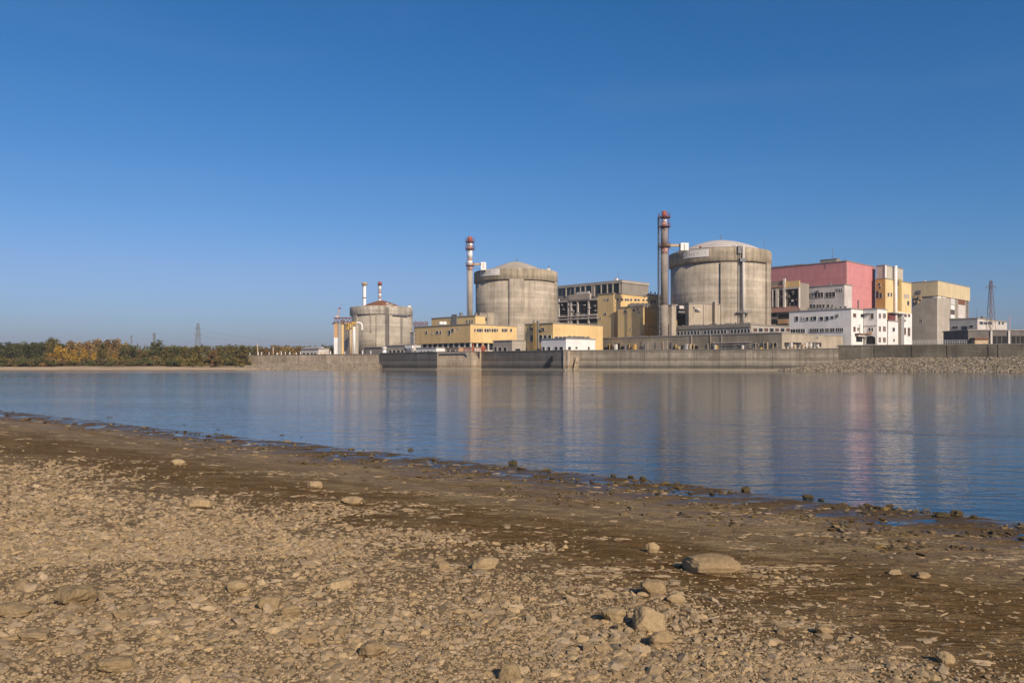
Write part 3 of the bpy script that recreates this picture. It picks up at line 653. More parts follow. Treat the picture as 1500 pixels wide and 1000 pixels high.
for x0, x1, y0, y1, g in ((1249.3, 1253.7, 459.2, 464.4, 'brownglass'), (1260.5, 1264.6, 460, 464.6, 'glass'), (1249.7, 1253, 478.5, 485.5, 'brownglass'), (1255.5, 1257.6, 480, 484, 'brownglass')): Mo.win('R', x0, x1, y0, y1, g, fw=.14)
Mo.panel('balcony', 'R', 1252, 1264, 488.5, 490, 'rust', 1.6); Mo.panel('door', 'R', 1254, 1263, 493, 500.5, 'glass', .06); Mo.panel('awning', 'R', 1253.5, 1264, 491, 493, 'whitegrey', 1.2); Mo.panel('wall_pipe', 'R', 1258, 1258.9, 475, 490, 'pale_steel', .5)
mb = MB()
for i in range(12): mb.box(2+.1*i, 2.6+.1*i, 3+i*2.0, 3.6+i*2.0, Mo.h+.3, Mo.h+.6+RNG.random()*.9)
mb.build_each('roof_unit', 'steel', Mo.o)
N = Bld('white_office_wing', 'white three storey office wing with paired windows and an arched doorway', 'building', 1285, 322, 1265.3, 1299, 452.3, 'white')
N.win('L', 1275.3, 1279.8, 459, 467, 'brownglass', fw=.14); N.win('L', 1272.2, 1275, 480, 484.8, fw=.12); N.win('L', 1276.6, 1279, 480, 484.8, fw=.12)
N.panel('awning', 'L', 1270.5, 1278, 486.8, 489, 'orangepanel', .8); N.panel('floor_band', 'L', 1265.5, 1284.5, 476, 477, 'whitegrey', .25); N.panel('platform', 'L', 1266, 1275, 459, 460, 'steel', 1.1)
r = N.rect('L', 1269, 1282.5, 492, 504); mb = MB(); c = .5*(r[0]+r[1]); w = .5*(r[1]-r[0])
pts = [(c-w, r[2]), (c+w, r[2]), (c+w, r[3]-w*.6)]+[(c+w*math.cos(a*math.pi/8), r[3]-w*.6+w*.6*math.sin(a*math.pi/8)) for a in range(1, 8)]+[(c-w, r[3]-w*.6)]
n = len(pts); mb.add([(-.08, p[0], p[1]) for p in pts]+[(.1, p[0], p[1]) for p in pts], [tuple(range(n))[::-1], tuple(range(n, 2*n))]+[(i, (i+1) % n, n+(i+1) % n, n+i) for i in range(n)])
ad = mb.build('arched_doorway', 'void', N.o)
mb = MB(); rim = [(c+w*1.08, r[2])]+[(c+w*1.08*math.cos(a*math.pi/8), r[3]-w*.6+w*.68*math.sin(a*math.pi/8)) for a in range(0, 9)]+[(c-w*1.08, r[2])]
mb.path([(-.2, p[0], p[1]) for p in rim], .18, 5); mb.build('arch_trim', 'whitegrey', N.o)
for y0, y1 in ((459.2, 465.8), (478, 485), (494.2, 501)):
    for x0, x1 in ((1287, 1290), (1293.3, 1297)): N.win('R', x0, x1, y0, y1, 'brownglass', fw=.14, mull=1)
N2 = Bld('white_block', 'low plain white block with one small window by the office wing', 'building', 1301, 336, 1299.3, 1315.5, 470, 'white', la=11)
N2.win('R', 1307.3, 1310.5, 480, 485, fw=.14); N2.win('R', 1308.3, 1310.3, 496.5, 500, fw=.1)
# yellow tower O with grey-beige top P
O = Bld('yellow_tower', 'pale yellow tower block with a grey clad top beside the pink hall', 'building', 1297, 385, 1282.3, 1335, 408, 'paleyellow')
O.panel('dark_yellow_face', 'L', 1282.5, 1296.8, 408.2, 456, 'ochre', .12)  # darker yellow over the whole left face
for x0, x1, y0, y1 in ((1283, 1287.5, 426, 436.5), (1288.2, 1292.2, 429, 436.5), (1286, 1289.5, 415, 418), (1287.5, 1290.5, 419.5, 423)): O.win('L', x0, x1, y0, y1, fw=.06).location.x = -.12
for x0, x1, y0, y1 in ((1300, 1302.3, 428.8, 434), (1304.3, 1306.6, 428.8, 434), (1324, 1327.5, 431.5, 436.5), (1328.3, 1331.4, 431.5, 436.5), (1328.7, 1331.5, 441, 447)): O.win('R', x0, x1, y0, y1, 'greyconc' if y0 == 431.5 else 'glass', fw=.14)
O.panel('recess_shade', 'R', 1311.3, 1316, 409, 455, 'ochre', .05); O.panel('recess_shade', 'R', 1312, 1315.5, 412, 418, 'void', .1); O.panel('recess_shade', 'R', 1312, 1315.5, 424, 436, 'hall', .1); O.panel('recess_shade_strip', 'R', 1316, 1320, 409, 455, 'olive', .3)  # darker panels paint the shade of a recess on the flat wall
O.panel('white_plinth', 'R', 1316.5, 1334.9, 458.5, 506, 'white', .3); O.panel('red_equipment', 'R', 1300, 1312, 459, 470, 'redlead', 1.0); O.panel('platform', 'R', 1300, 1321, 459, 460.2, 'steel', 2.5); O.panel('duct', 'R', 1315.5, 1320, 463, 506, 'grey', 1.5)
for x0, x1, y0, y1 in ((1323, 1327, 460, 464), (1329, 1332, 460, 464), (1322.5, 1326, 480, 490), (1328.5, 1332, 480, 492), (1323.5, 1325.5, 468, 471)):
    O.win('R', x0, x1, y0, y1, 'brownglass', fw=.14).location.y = -.3
u = O.u('R', 1309.2); MB().cyl(u, -.9, 4, Z_(389.5, O.dep('R', u))-G, .75, 14).build('vent_pipe', 'whitepaint', O.o)
hP = Z_(388.5, 385)-(O.base+O.h+.36)
MB().box(.4, O.u('R', 1324), .4, O.Lb-.4, O.h+.353, O.h+.36+hP).build('upper_storey', 'greybeige', O.o)
MB().box(.1, 1.6, .1, .38, O.h+.36, O.h+.36+hP).build('corner_trim', 'whitepaint', O.o); MB().box(.2, O.u('R', 1324)+.2, .2, O.Lb-.2, O.h+.363+hP, O.h+.7+hP).build('upper_roof', 'roof', O.o)
rod(O.o, 1299, 386, O.base+O.h+hP, O.base+O.h+hP+1.8); rod(O.o, 1324, 395, O.base+O.h+hP-1, O.base+O.h+hP+1.2)
# concrete tower Q with a beige band
Q = Bld('concrete_tower', 'square concrete tower with an overhanging beige band at the top', 'building', 1372.8, 412, 1336, 1419, 433, 'greyconc', roof=None)
MB().box(-.5, Q.La+.5, -.5, Q.Lb+.5, Q.h+.002, Z_(411.8, 412)-G).build('upper_band', 'beige', Q.o); MB().box(-.6, Q.La+.6, -.6, Q.Lb+.6, Z_(411.8, 412)-G+.002, Z_(411.8, 412)-G+.3).build('roof', 'roof', Q.o)
for x0, x1 in ((1366, 1372), (1373.5, 1378.5), (1379.8, 1385.5)): Q.panel('light_panel', 'R' if x0 > 1372 else 'L', x0, x1, 432.5, 436.5, 'whitepaint', .1)
Q.panel('painted_gap_shade', 'R', 1391.3, 1398.8, 434, 466, 'hall', .05); Q.panel('painted_gap_shade', 'R', 1400, 1402.5, 434, 466, 'hall', .06); Q.panel('painted_gap_shade', 'R', 1415, 1418.5, 434, 466, 'darkconc', .06)  # darker strips paint the shade in the gaps beside the shaft panels
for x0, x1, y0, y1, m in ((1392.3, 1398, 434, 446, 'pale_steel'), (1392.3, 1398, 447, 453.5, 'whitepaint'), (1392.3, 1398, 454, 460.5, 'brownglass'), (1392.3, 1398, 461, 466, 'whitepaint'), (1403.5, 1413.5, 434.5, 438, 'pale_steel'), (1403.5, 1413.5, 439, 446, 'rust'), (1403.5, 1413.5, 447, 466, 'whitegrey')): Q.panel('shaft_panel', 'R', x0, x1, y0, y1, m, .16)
Q.panel('wall_fan', 'L', 1344, 1349.5, 425.5, 430.5, 'steel', .9, .45); Q.win('L', 1348.5, 1351, 468, 471.2, fw=.08); Q.panel('corner_trim', 'R', 1373, 1374, 437, 500, 'whitegrey', .12)
for x0, x1, y0, y1 in ((1337, 1343, 433, 437), (1346, 1350, 433, 439), (1339, 1341, 440, 443), (1344, 1346, 440, 444)): Q.panel('ledge', 'L', x0, x1, y0, y1, 'crate', 1.0)
deck_box(Q.o, 1384, 421, Z_(411.8, 412)+.3, .5, 1.2)
# grey building right
T = Bld('grey_office', 'grey and white office block behind the lattice mast', 'building', 1432, 322, 1391, 1475, 466.5, 'whitegrey')
T.panel('grey_cladding', 'L', 1391.3, 1431.6, 466.7, 497, 'grey', .08)
for x0, x1, y0, y1 in ((1394.5, 1404, 478, 481), (1408, 1417.5, 477.5, 484), (1419.5, 1426, 476.5, 479.5)): T.win('L', x0, x1, y0, y1, fw=.06).location.x = -.08
for x0, x1, y0, y1 in ((1434.5, 1440, 471, 475), (1441, 1446, 471.5, 475), (1447, 1452.5, 471, 475), (1462, 1465, 471, 475), (1467, 1470, 471.5, 475)): T.win('R', x0, x1, y0, y1, fw=.06)
T.panel('drain_pipe', 'L', 1403.5, 1405.3, 484, 497, 'pale_steel', .5); MB().cyl(.8, T.u('L', 1430), T.h, T.h+4, .07, 5).cyl(T.La*.3, 1.5, T.h+.3, T.h+1.5, .9, 12).build_each('roof_vent', 'steel', T.o)
U = Bld('dark_workshop', 'dark concrete workshop with open bays and white pillars on the flood wall', 'building', 1418, 268, 1416, 1640, 484, 'darkconc', ang=3.0, lb=14)
for x0, x1 in ((1454.5, 1474.5), (1481.5, 1500), (1512, 1540)): U.panel('open_bay', 'R', x0, x1, 492, 505, 'void', .05)
for x in (1451, 1477, 1506, 1545): U.panel('pillar', 'R', x-1.3, x+1.3, 484.5, 507, 'whitegrey', .5)
for x in (1460, 1467, 1488, 1494): U.panel('bay_post', 'R', x-.3, x+.3, 492.5, 505, 'steel', .12)
U.panel('red_hut', 'R', 1422, 1441, 497.5, 507, 'crate', 2.2); U.panel('red_hut_roof', 'R', 1421, 1442, 495, 497.3, 'rust', 2.6); U.win('R', 1444, 1448, 495, 499, fw=.08)
# far structure left of reactor 3
def column(name, label, px, D, r, py0, mats, cat='column', split=None, sq=False):
    o = thing(name, label, cat, (X_(px, D), D, G)); z1 = Z_(py0, D)-G; zs = Z_(split, D)-G if split else None
    segs = [(0, zs, mats[0]), (zs+.002, z1, mats[1])] if split else [(0, z1, mats[0])]
    for a, b, m in segs:
        (MB().box(-r, r, -r, r, a, b) if sq else MB().cyl(0, 0, a, b, r, 16)).build('shaft', m, o)
    MB().lathe([(r*1.15, z1+.002), (r*1.35, z1+.4), (r*1.35, z1+.8)], n=16, smooth=False).build('head', 'steel', o)
    return o
column('clad_column', 'square column, white below and orange above, under the dark red gantry', 492.3, 470, 1.05, 474, ['white', 'orangepanel'], 'column', 494.5, True)
column('clad_column', 'slim grey column beside the orange and white column', 498, 471, .75, 473, ['grey'], 'column', None, True)
column('clad_column', 'slim yellow column next to the grey column under the gantry', 501.8, 473, .75, 471.5, ['yellow'], 'column', None, True)
column('pipe_column', 'pinkish pipe column in front of the pale reactor', 513.7, 468, .75, 482, ['crate'], 'pipe')
column('pipe_column', 'tall white pipe column in front of the pale reactor', 518.8, 466, .72, 478, ['whitepaint'], 'pipe')
W3 = Bld('shear_wall', 'bare concrete wall block behind the yellow column by the pale reactor', 'building', 513, 492, 503, 518, 474.5, 'greyconc', la=6)
g = thing('gantry', 'dark red steel gantry carried on columns beside the pale reactor', 'gantry', (X_(490, 472), 472, Z_(472, 472)))
mb = MB(); L_ = X_(515, 472)-X_(490, 472)
for zz in (0, 2.6): 
    for yy in (-1, 1): mb.box(-.4, L_, yy-.2, yy+.2, zz-.25, zz+.25)
k = 0
while k < L_-1: mb.tube((k, -1, 0), (k+1.0, -1, 2.6), .2, 5); mb.tube((k+1.0, -1, 2.6), (k+2, -1, 0), .2, 5); k += 2
mb.build('truss', 'redlead', g)
MB().box(-1.4, L_*.42, -1.6, 1.6, -1.1, -.4).build('walkway', 'steel', g)
c = thing('crane', 'small red and white jib crane standing on the gantry', 'crane', (X_(494.5, 472), 472, Z_(465.6, 472)))
mb = MB().box(-1, 1, -1, 1, 0, 1.2)
mb.build('cab', 'whitegrey', c)
mb = MB()
for q in (-.4, .4):
    for e in (-.4, .4): mb.tube((q, e, 1.2), (q*.6+1.2, e*.6, 5.6), .1, 5)
for i in range(5): mb.tube((-.4+.25*i, -.4, 1.2+i*.85), (.45+.22*i, -.4, 1.9+i*.85), .1, 4, 1 if i % 2 else 0)
mb.build('jib', ['pinkred', 'whitepaint'], c)
MB().path([(1.2, 0, 5.6), (2.4, 0, 8.6)], .06, 4).build('antenna', 'steel', c); MB().box(.5, 1.9, -.5, .5, 5.4, 6.0).build('jib_head', 'rust', c)
y3 = thing('yellow_scaffold', 'rust stained yellow scaffold box against the pale reactor', 'scaffold', (X_(514, 480), 480, Z_(480, 480)))
mb = MB()
for i in range(5):
    for j in range(3): mb.box(-3+i*1.3, -2.0+i*1.3, -1+.1*j, .2+.1*j, -1+j*1.6-.2*i*(j == 0), .3+j*1.6)
mb.build('cladding', 'yellowpaint', y3)
mb = MB()
for i in range(6): mb.tube((-3.2+i*1.3, -1.2, -4), (-3.2+i*1.3, -1.2, 4), .12, 5)
mb.build('poles', 'crate', y3)
pb = thing('bent_pipe', 'white bent pipe over the wall of the pale reactor', 'pipe', (X_(526, 505), 505, Z_(478, 505)))
MB().path([(-3.4, 0, -1.5), (-2.8, 0, 1.4), (-1.2, 0, 2.4), (1.2, 0, 2.2), (1.9, 0, .6), (1.9, 0, -2.2)], .6, 8).build('pipe_run', 'whitepaint', pb)
MB().path([(1.9, 0, -2.2), (1.9, 0, -12)], .2, 6).build('drain', 'steel', pb)
sr = thing('roof_scaffold', 'rusty orange scaffold frames on a roof between the pale reactor and yellow block', 'scaffold', (X_(606, 480), 480, G))
mb = MB(); zb = Z_(477, 480)-G
MB().box(0, 8.4, 0, 5, zb-6.5, zb-.6).build('roof_slab', 'darkconc', sr)
MB().box(.5, 7.9, .5, 4.5, -.2, zb-6.503).build('support_block', 'hall', sr)
for i in range(9):
    mb.tube((i*1.0, 0, zb-.6), (i*1.0, 0, zb+2.2+.8*((i*5) % 3)/2), .14, 5); mb.tube((i*1.0, 3, zb-.6), (i*1.0, 3, zb+1.6+.9*((i*7) % 3)/2), .14, 5)
for zz in (1.0, 2.1): mb.box(-.6, 9.0, -.15, .15, zb+zz-.2, zb+zz+.2)
mb.build('frames', 'rust', sr)
# far low white building
V = Bld('low_office', 'low grey roofed white building at the far end of the quay', 'building', 466.5, 415, 441.5, 482, 510.5, 'whitegrey', ang=50)
MB().add([(-.5, -.5, 3.2), (V.La*.6, -.5, 3.2), (V.La*.6, V.Lb+.3, 3.2), (-.5, V.Lb+.3, 3.2), (2.6, -.3, V.h+1.2), (2.6, V.Lb, V.h+1.2)], [(0, 3, 2, 1), (0, 1, 4), (2, 3, 5), (0, 4, 5, 3), (1, 2, 5, 4)]).build('roof_slope', 'grey', V.o)
for x0 in (443.5, 449, 455, 460): V.win('L', x0, x0+4, 516.8, 519.8, fw=.1)
for x0 in (469, 474): V.win('R', x0, x0+3.4, 516, 519.5, 'crate', fw=.1)
# ---- lattice towers
def lattice(label, px, D, pyt, base, w0, w1, arms, mat='steel', r=.13, n=9, name='lattice_tower', cat='pylon', xb=True):
    o = thing(name, label, cat, (X_(px, D), D, base)); h = Z_(pyt, D)-base; mb = MB()
    def P(q, t): w = w0+(w1-w0)*(t**.75); return (q[0]*w, q[1]*w, t*h)
    cs = [(-1, -1), (1, -1), (1, 1), (-1, 1)]
    ts = [1-(1-i/n)**1.15 for i in range(n+1)]
    for q in cs:
        for a, b in zip(ts, ts[1:]): mb.tube(P(q, a), P(q, b), r, 5)
    for i, (a, b) in enumerate(zip(ts, ts[1:])):
        for q, q2 in zip(cs, cs[1:]+cs[:1]):
            mb.tube(P(q, a), P(q2, b), r*.6, 4); 
            if xb: mb.tube(P(q2, a), P(q, b), r*.6, 4)
            mb.tube(P(q, b), P(q2, b), r*.6, 4)
    mb.build('lattice', mat, o)
    for ta, L in arms:
        mb = MB()
        for s in (-1, 1):
            mb.tube((0, 0, ta*h+.6), (s*L, 0, ta*h), r, 4); mb.tube((0, 0, ta*h-.6), (s*L, 0, ta*h), r, 4); mb.tube((s*L, 0, ta*h), (s*L, 0, ta*h-1.0), r*.8, 4)
        mb.build('crossarm', mat, o)
    return o
LT = lattice('dark lattice mast with one crossarm behind the dark workshop', 1451.5, 300, 411.6, G, 1.7, .35, [(.92, 1.9), (.99, .6)], 'rust', .075, 8, xb=False)
MB().tube((-.25, 0, 3), (-.25, 0, 25), .16, 6).build('feeder_duct', 'steel', LT)
LP = lattice('grey lattice power pylon rising behind the olive trees', 290, 760, 473.5, 2.0, 4.0, .8, [(.88, 3.4), (.74, 4.2)], 'steel', .15, 9)
lattice('thin radio mast with stacked aerials behind the tall green tree', 226, 700, 487.5, 2.0, .9, .5, [(.97, 1.6), (.92, 1.4), (.86, 1.6), (.8, 1.3)], 'steel', .11, 12, 'radio_mast', 'mast')
lattice('faint slender pylon behind the brown poplars', 192.5, 900, 491, 2.0, .9, .5, [(.95, 1.2)], 'steel', .10, 9)
lattice('short pole with a crossbar above the low olive thicket', 202.5, 800, 505.5, 2.0, .4, .3, [(.97, 2.2)], 'steel', .12, 5, 'utility_pole', 'pole')
lattice('short pole with a narrow crossbar nearest the radio mast', 213, 800, 505, 2.0, .4, .3, [(.97, 1.5)], 'steel', .12, 5, 'utility_pole', 'pole')
pl = thing('power_line', 'sagging power line strung from the grey pylon toward the reactors', 'cable', (X_(290, 760), 760, 0))
mb = MB(); dx, dy = X_(640, 900)-X_(290, 760), 140
for off, zz in ((-3.4, .88), (3.4, .88), (-4.2, .74), (4.2, .74)):
    hz = 2+zz*(Z_(473.5, 760)-2)-1
    mb.path([(off+dx*i/14, dy*i/14, hz-26*4*(i/14)*(1-i/14)*.45) for i in range(15)], .07, 4)
mb.build('wires', 'steel', pl)
# thin pink mast and distant bits at the right edge
mm = thing('signal_mast', 'thin pale red mast behind the grey office block', 'mast', (X_(1479, 380), 380, G))
MB().cyl(0, 0, 0, Z_(461.5, 380)-G, .32, 8, 0, .12).build('pole', 'pinkred', mm); MB().box(-.6, .6, -.6, .6, 0, 1).build('foot', 'steel', mm)
# ================================================================== QUAYS AND FAR BANK
def quay(label, p0, D0, p1, D1, top, mat, z0=-2.0, foot=.7, name='quay_wall', cope='coping', gap=0.0):
    a = Vector((X_(p0, D0), D0, 0)); b = Vector((X_(p1, D1), D1, 0)); d = b-a; L_ = d.length; r = math.atan2(d.y, d.x)
    o = thing(name, label, 'wall', tuple(a), r)
    MB().box(gap, L_-gap, 0, 1.0, z0, top).build('wall_face', mat, o)
    MB().box(gap, L_-gap, -.16, 1.1, top+.002, top+.26).build('coping', cope, o)
    if foot: MB().box(gap, L_-gap, -.55, -.002, z0, foot).build('footing', 'footing', o)
    return o, L_
QL = [(557, 355), (640, 325), (690, 318), (705, 326), (829, 294), (840, 303), (1235, 272)]
quay('dark stained quay wall section beside the left stone bank', 557, 355, 640, 325, 7.25, 'quay_stained_shaded')
q3, _ = quay('pale tan quay wall section with a dark pipe along its top', 640, 325, 690, 318, 7.3, 'quay_pale_sunlit')
quay('bright narrow quay end wall below the red railing', 690, 318, 705, 326, 7.35, 'quay_pale_sunlit')  # sunlight on this end wall is put into the paler concrete
q4, L4 = quay('dark quay wall section between the red railing and white hut', 705, 326, 829, 294, 7.4, 'quay_stained_shaded')  # shade on this left-facing wall is put into the darker concrete
quay('bright narrow quay end wall under the white hut', 829, 294, 840, 303, 7.45, 'quay_pale_sunlit')  # paler concrete paints the sun on this end wall
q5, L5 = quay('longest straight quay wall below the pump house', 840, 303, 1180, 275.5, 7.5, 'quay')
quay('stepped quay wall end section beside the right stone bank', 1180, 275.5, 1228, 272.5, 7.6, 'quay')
MB().path([(1.5, -.3, 6.6), (13.5, -.3, 6.7), (14.2, -.3, 5.6)], .32, 8).build('pipe', 'steel', q3)
MB().add([(1.0, -.01, -1), (1.0, -5, -1), (1.0, -.01, 5), (2.2, -.01, -1), (2.2, -5, -1), (2.2, -.01, 5)], [(0, 1, 2), (3, 5, 4), (0, 3, 4, 1), (1, 4, 5, 2), (2, 5, 3, 0)]).build('buttress', 'quay_pale_sunlit', q5)
mb = MB(); u = L4*.79
mb.box(u, u+2.4, -.5, -.01, 1.8, 3.2).path([(u+1.2, -.4, 3), (u+2.2, -.4, 4.6), (u+3.2, -.4, 5)], .25, 6).box(u+2.4, u+3.4, -.4, -.01, 3.6, 5.4); mb.build('valve_bracket', 'void', q4)
quay('long concrete quay wall on top of the left stone bank', 363, 402, 557.5, 356, 6.85, 'quay_pale_sunlit', 1.5, 0)
fw, Lf = quay('dark brown flood wall above the right stone bank', 1226, 277, 1700, 243, 8.75, 'floodwall', 2.0, 0, 'flood_wall')
MB().add([(-.5, -.01, 3), (-.5, -3, 3), (-.5, -.01, 8.6), (.4, -.01, 3), (.4, -3, 3), (.4, -.01, 8.6)], [(0, 1, 2), (3, 5, 4), (0, 3, 4, 1), (1, 4, 5, 2), (2, 5, 3, 0)]).build('buttress', 'concrete', fw)
for u in (.13, .255, .37, .5, .53): MB().box(Lf*u, Lf*u+.8, -.2, -.01, 2.2, 8.7).build('pilaster', 'floodwall', fw)
# red railing above the bright end wall
rl = thing('railing', 'rusty red safety railing along the quay edge in front of the yellow block', 'railing', (X_(672, 322), 322, 7.45), math.atan2(-4, 14))
mb = MB()
for i in range(13): mb.tube((i*.95, .4, 0), (i*.95, .4, 1.5), .1, 5)
for zz in (.7, 1.5): mb.tube((0, .4, zz), (11.4, .4, zz), .09, 5)
mb.build('rails', 'rail', rl); MB().add([(5.2, .8, 0), (6.4, .8, 0), (5.8, 1.4, 0), (5.8, 1, 4.3)], [(0, 1, 3), (1, 2, 3), (2, 0, 3), (0, 2, 1)]).box(9.2, 10.6, .9, 1.6, 0, 2.6).build('hydrant_frame', 'rail', rl)
rl2 = thing('railing', 'pale grey railing on the flood wall below the square concrete tower', 'railing', (X_(1338, 268), 268.6, 9.0), math.atan2(-34, X_(1700, 243)-X_(1226, 277)))
mb = MB(); Lr = X_(1418, 264)-X_(1338, 268)
for i in range(24): mb.tube((i*Lr/23, .6, 0), (i*Lr/23, .6, 1.3), .07, 5)
for zz in (.65, 1.3): mb.tube((0, .6, zz), (Lr, .6, zz), .06, 5)
mb.build('rails', 'pale_steel', rl2)
# small things standing on the quays
posts = []
def bollard(px, D, z, h, r, m, label, name='bollard', group=None):
    o = thing(name, label, name.replace('_', ' '), (X_(px, D), D, z), 0, group)
    MB().lathe([(r*1.2, 0), (r, .12), (r, h*.8), (r*1.3, h*.84), (r*1.2, h), (.05, h*1.04)], n=10).build('post', m, o); return o
def qz(px): return 356+(557.5-px)/(557.5-363)*46
for i, px in enumerate((366, 378, 383, 394, 406, 412, 418, 424.5, 434, 440, 484, 494, 505, 531, 543)):
    bollard(px, qz(px)+.6, 7.1, 1.0+.5*((i*3) % 4)/3, .18+.07*((i*5) % 3), 'whitepaint', 'short white post on the left stone bank quay wall', 'mooring_post', 'white posts along the left quay')
for px, top, lb in ((377.3, 503, 'tan pole standing behind the start of the left quay wall'), (400.2, 508, 'shorter tan pole standing between two orange trees behind the left quay wall')):
    o = thing('wooden_pole', lb, 'pole', (X_(px, qz(px)+8), qz(px)+8, 6.2)); MB().cyl(0, 0, 0, Z_(top, qz(px)+8)-6.2, .32, 8, 0, .22).build('shaft', 'crate', o); MB().box(-.8, .8, -.1, .1, Z_(top, qz(px)+8)-7.6, Z_(top, qz(px)+8)-7.3).build('crossarm', 'steel', o)
bb = bollard(563, 354, 7.3, 2.6, .9, 'whitepaint', 'squat white tank with a rusty side at the corner of the dark quay wall', 'storage_tank')
# ---- plateau
def poly(name, pts, z0, z1, mat): return tag(MB().prism(pts, z0, z1).build(name, mat), kind='structure')
M['yard'] = mat_plain('yard_gravel', (.27, .23, .17), .95, .3, .5)
P_ = [(X_(363, 402), 402.7), (X_(557, 355), 356.2), (X_(640, 325)+.5, 326), (X_(690, 318)-.4, 319), (X_(705, 326)-.5, 327), (X_(829, 294)-.6, 295.2), (X_(840, 303)-.4, 304), (X_(1228, 272.5), 273.6), (X_(1228, 272.5)+1, 277.6), (X_(1700, 243), 244.2), (X_(1900, 400), 400), (260, 800), (X_(363, 800)-20, 800)]
poly('plant_yard', P_, -1, G-.35, 'yard')
# ---- far bank: waterline columns
WL = [(-900, 240, 0), (-300, 285, 0), (0, 300, 0), (120, 303, 0), (240, 306, 0), (300, 311, 1), (360, 318, 1), (440, 326, 1), (500, 333, 1), (557, 343, 1)]
def wl(px):
    for (a, d0, _), (b, d1, _) in zip(WL, WL[1:]):
        if px <= b: return d0+(d1-d0)*(px-a)/(b-a)
    return WL[-1][1]
t = NT('sand_bank_ground'); o_, w_ = t.obj(); s_ = t.sep(o_)
n_ = t.noise(w_, .05, 6, .6); n2 = t.noise(w_, .8, 5, .7)
c_ = t.mix(t.ramp(t.math('ADD', t.mr(s_[2], 0.0, .5, 0, 1), t.math('MULTIPLY', n2, .3)), (.25, 0.0), (.6, 1.0)), (.12, .085, .05), (.50, .36, .22))
c_ = t.mix(t.ramp(n_, (.5, 0.0), (.64, .8)), c_, (.30, .20, .11))
c_ = t.mix(t.ramp(t.math('ADD', s_[2], t.math('MULTIPLY', n_, .8)), (1.9/3, 0.0), (2.25/3, 1.0)) if False else t.ramp(t.mr(t.math('ADD', s_[2], t.math('MULTIPLY', n_, .8)), 1.5, 2.3, 0, 1), (0, 0.0), (1, 1.0)), c_, (.13, .105, .045))
M['sand'] = t.fin(c_, .95, t.bump(n2, .5, .2), .1)
pxs = np.concatenate([np.linspace(-900, 0, 40), np.linspace(5, 557, 160)]); V = []; nr = 0
prof = [(-14, -.8), (-3, -.15), (0, .02), (2, .16), (6, .32), (14, .55), (26, .8), (42, 1.1), (62, 1.5), (85, 1.75), (140, 1.95), (320, 2.0), (700, 2.05), (1500, 2.05), (2050, 2.05)]
for px in pxs:
    d = wl(px)+float(fbm(px*.02, 0, 3, 5))*5
    low = float(sstep(120, 40, px))
    for dd, z in prof:
        zz = z+(float(pnoise(px*.06, dd*.05, 9))*.12 if 4 < dd < 200 else 0)-(low*.35*float(sstep(5, 40, dd))*(1-float(sstep(60, 120, dd))))
        V.append((X_(px, d+dd), d+dd, zz))
k = len(prof); Fc = [(i*k+j, (i+1)*k+j, (i+1)*k+j+1, i*k+j+1) for i in range(len(pxs)-1) for j in range(k-1)]
tag(np_mesh('far_bank', V, Fc, 'sand', True), kind='structure')
M['earth'] = mat_plain('far_ground', (.13, .11, .06), .95, .3, .02)
V = [(-GE, 700, 1.8), (GE, 700, 1.8), (GE, GE, 1.8), (-GE, GE, 1.8), (160, 240, 1.8), (160, 700, 1.8), (GE, -60, 1.8), (GE, 700, 1.8)]
tag(np_mesh('far_ground', V, [(0, 1, 2, 3), (4, 6, 7, 5)], 'earth'), kind='structure')
# river bed sheet below everything
M['bed'] = mat_plain('river_bed_mud', (.05, .04, .03), .9)
V = [(-GE, -400, -3), (GE, -400, -3), (GE, GE, -3), (-GE, GE, -3)]
tag(np_mesh('river_bed', V, [(0, 1, 2, 3)], 'bed'), kind='structure')

# ---- stone banks (slope and riprap stones)
M['bankbase'] = mat_plain('bank_gravel', (.17, .13, .085), .95, .4, .8)
def rock_mat(name, col, var, dark=.5, scale=1.0, sat=(.65, 1.12)):
    t = NT(name); o, w = t.obj(); g = t.n('ShaderNodeNewGeometry')
    f = t.mr(g.outputs['Random Per Island'], 0, 1, 1-var, 1+var); n = t.noise(w, 3*scale, 5, .65); f2 = t.mr(n, .3, .7, .75, 1.2)
    h = t.math('MULTIPLY', f, f2)
    c = t.mix(1.0, col, t.comb(h, h, h), 'MULTIPLY')
    hs = t.n('ShaderNodeHueSaturation'); t.l(c, hs.inputs['Color'])
    hs.inputs['Hue'].default_value = .5
    t.l(t.mr(t.math('FRACT', t.math('MULTIPLY', g.outputs['Random Per Island'], 17.3)), 0, 1, *sat), hs.inputs['Saturation'])
    return t.fin(hs.outputs[0], .9, t.bump(n, .5, .05/scale), .15)
M['riprap'] = rock_mat('riprap_stone', (.235, .185, .12), .55, scale=.7)
def ico(sub):
    import bmesh
    bm = bmesh.new(); bmesh.ops.create_icosphere(bm, subdivisions=sub, radius=1)
    V = np.array([v.co[:] for v in bm.verts]); Fc = np.array([[v.index for v in f.verts] for f in bm.faces]); bm.free(); return V, Fc
NR = np.random.default_rng(11)
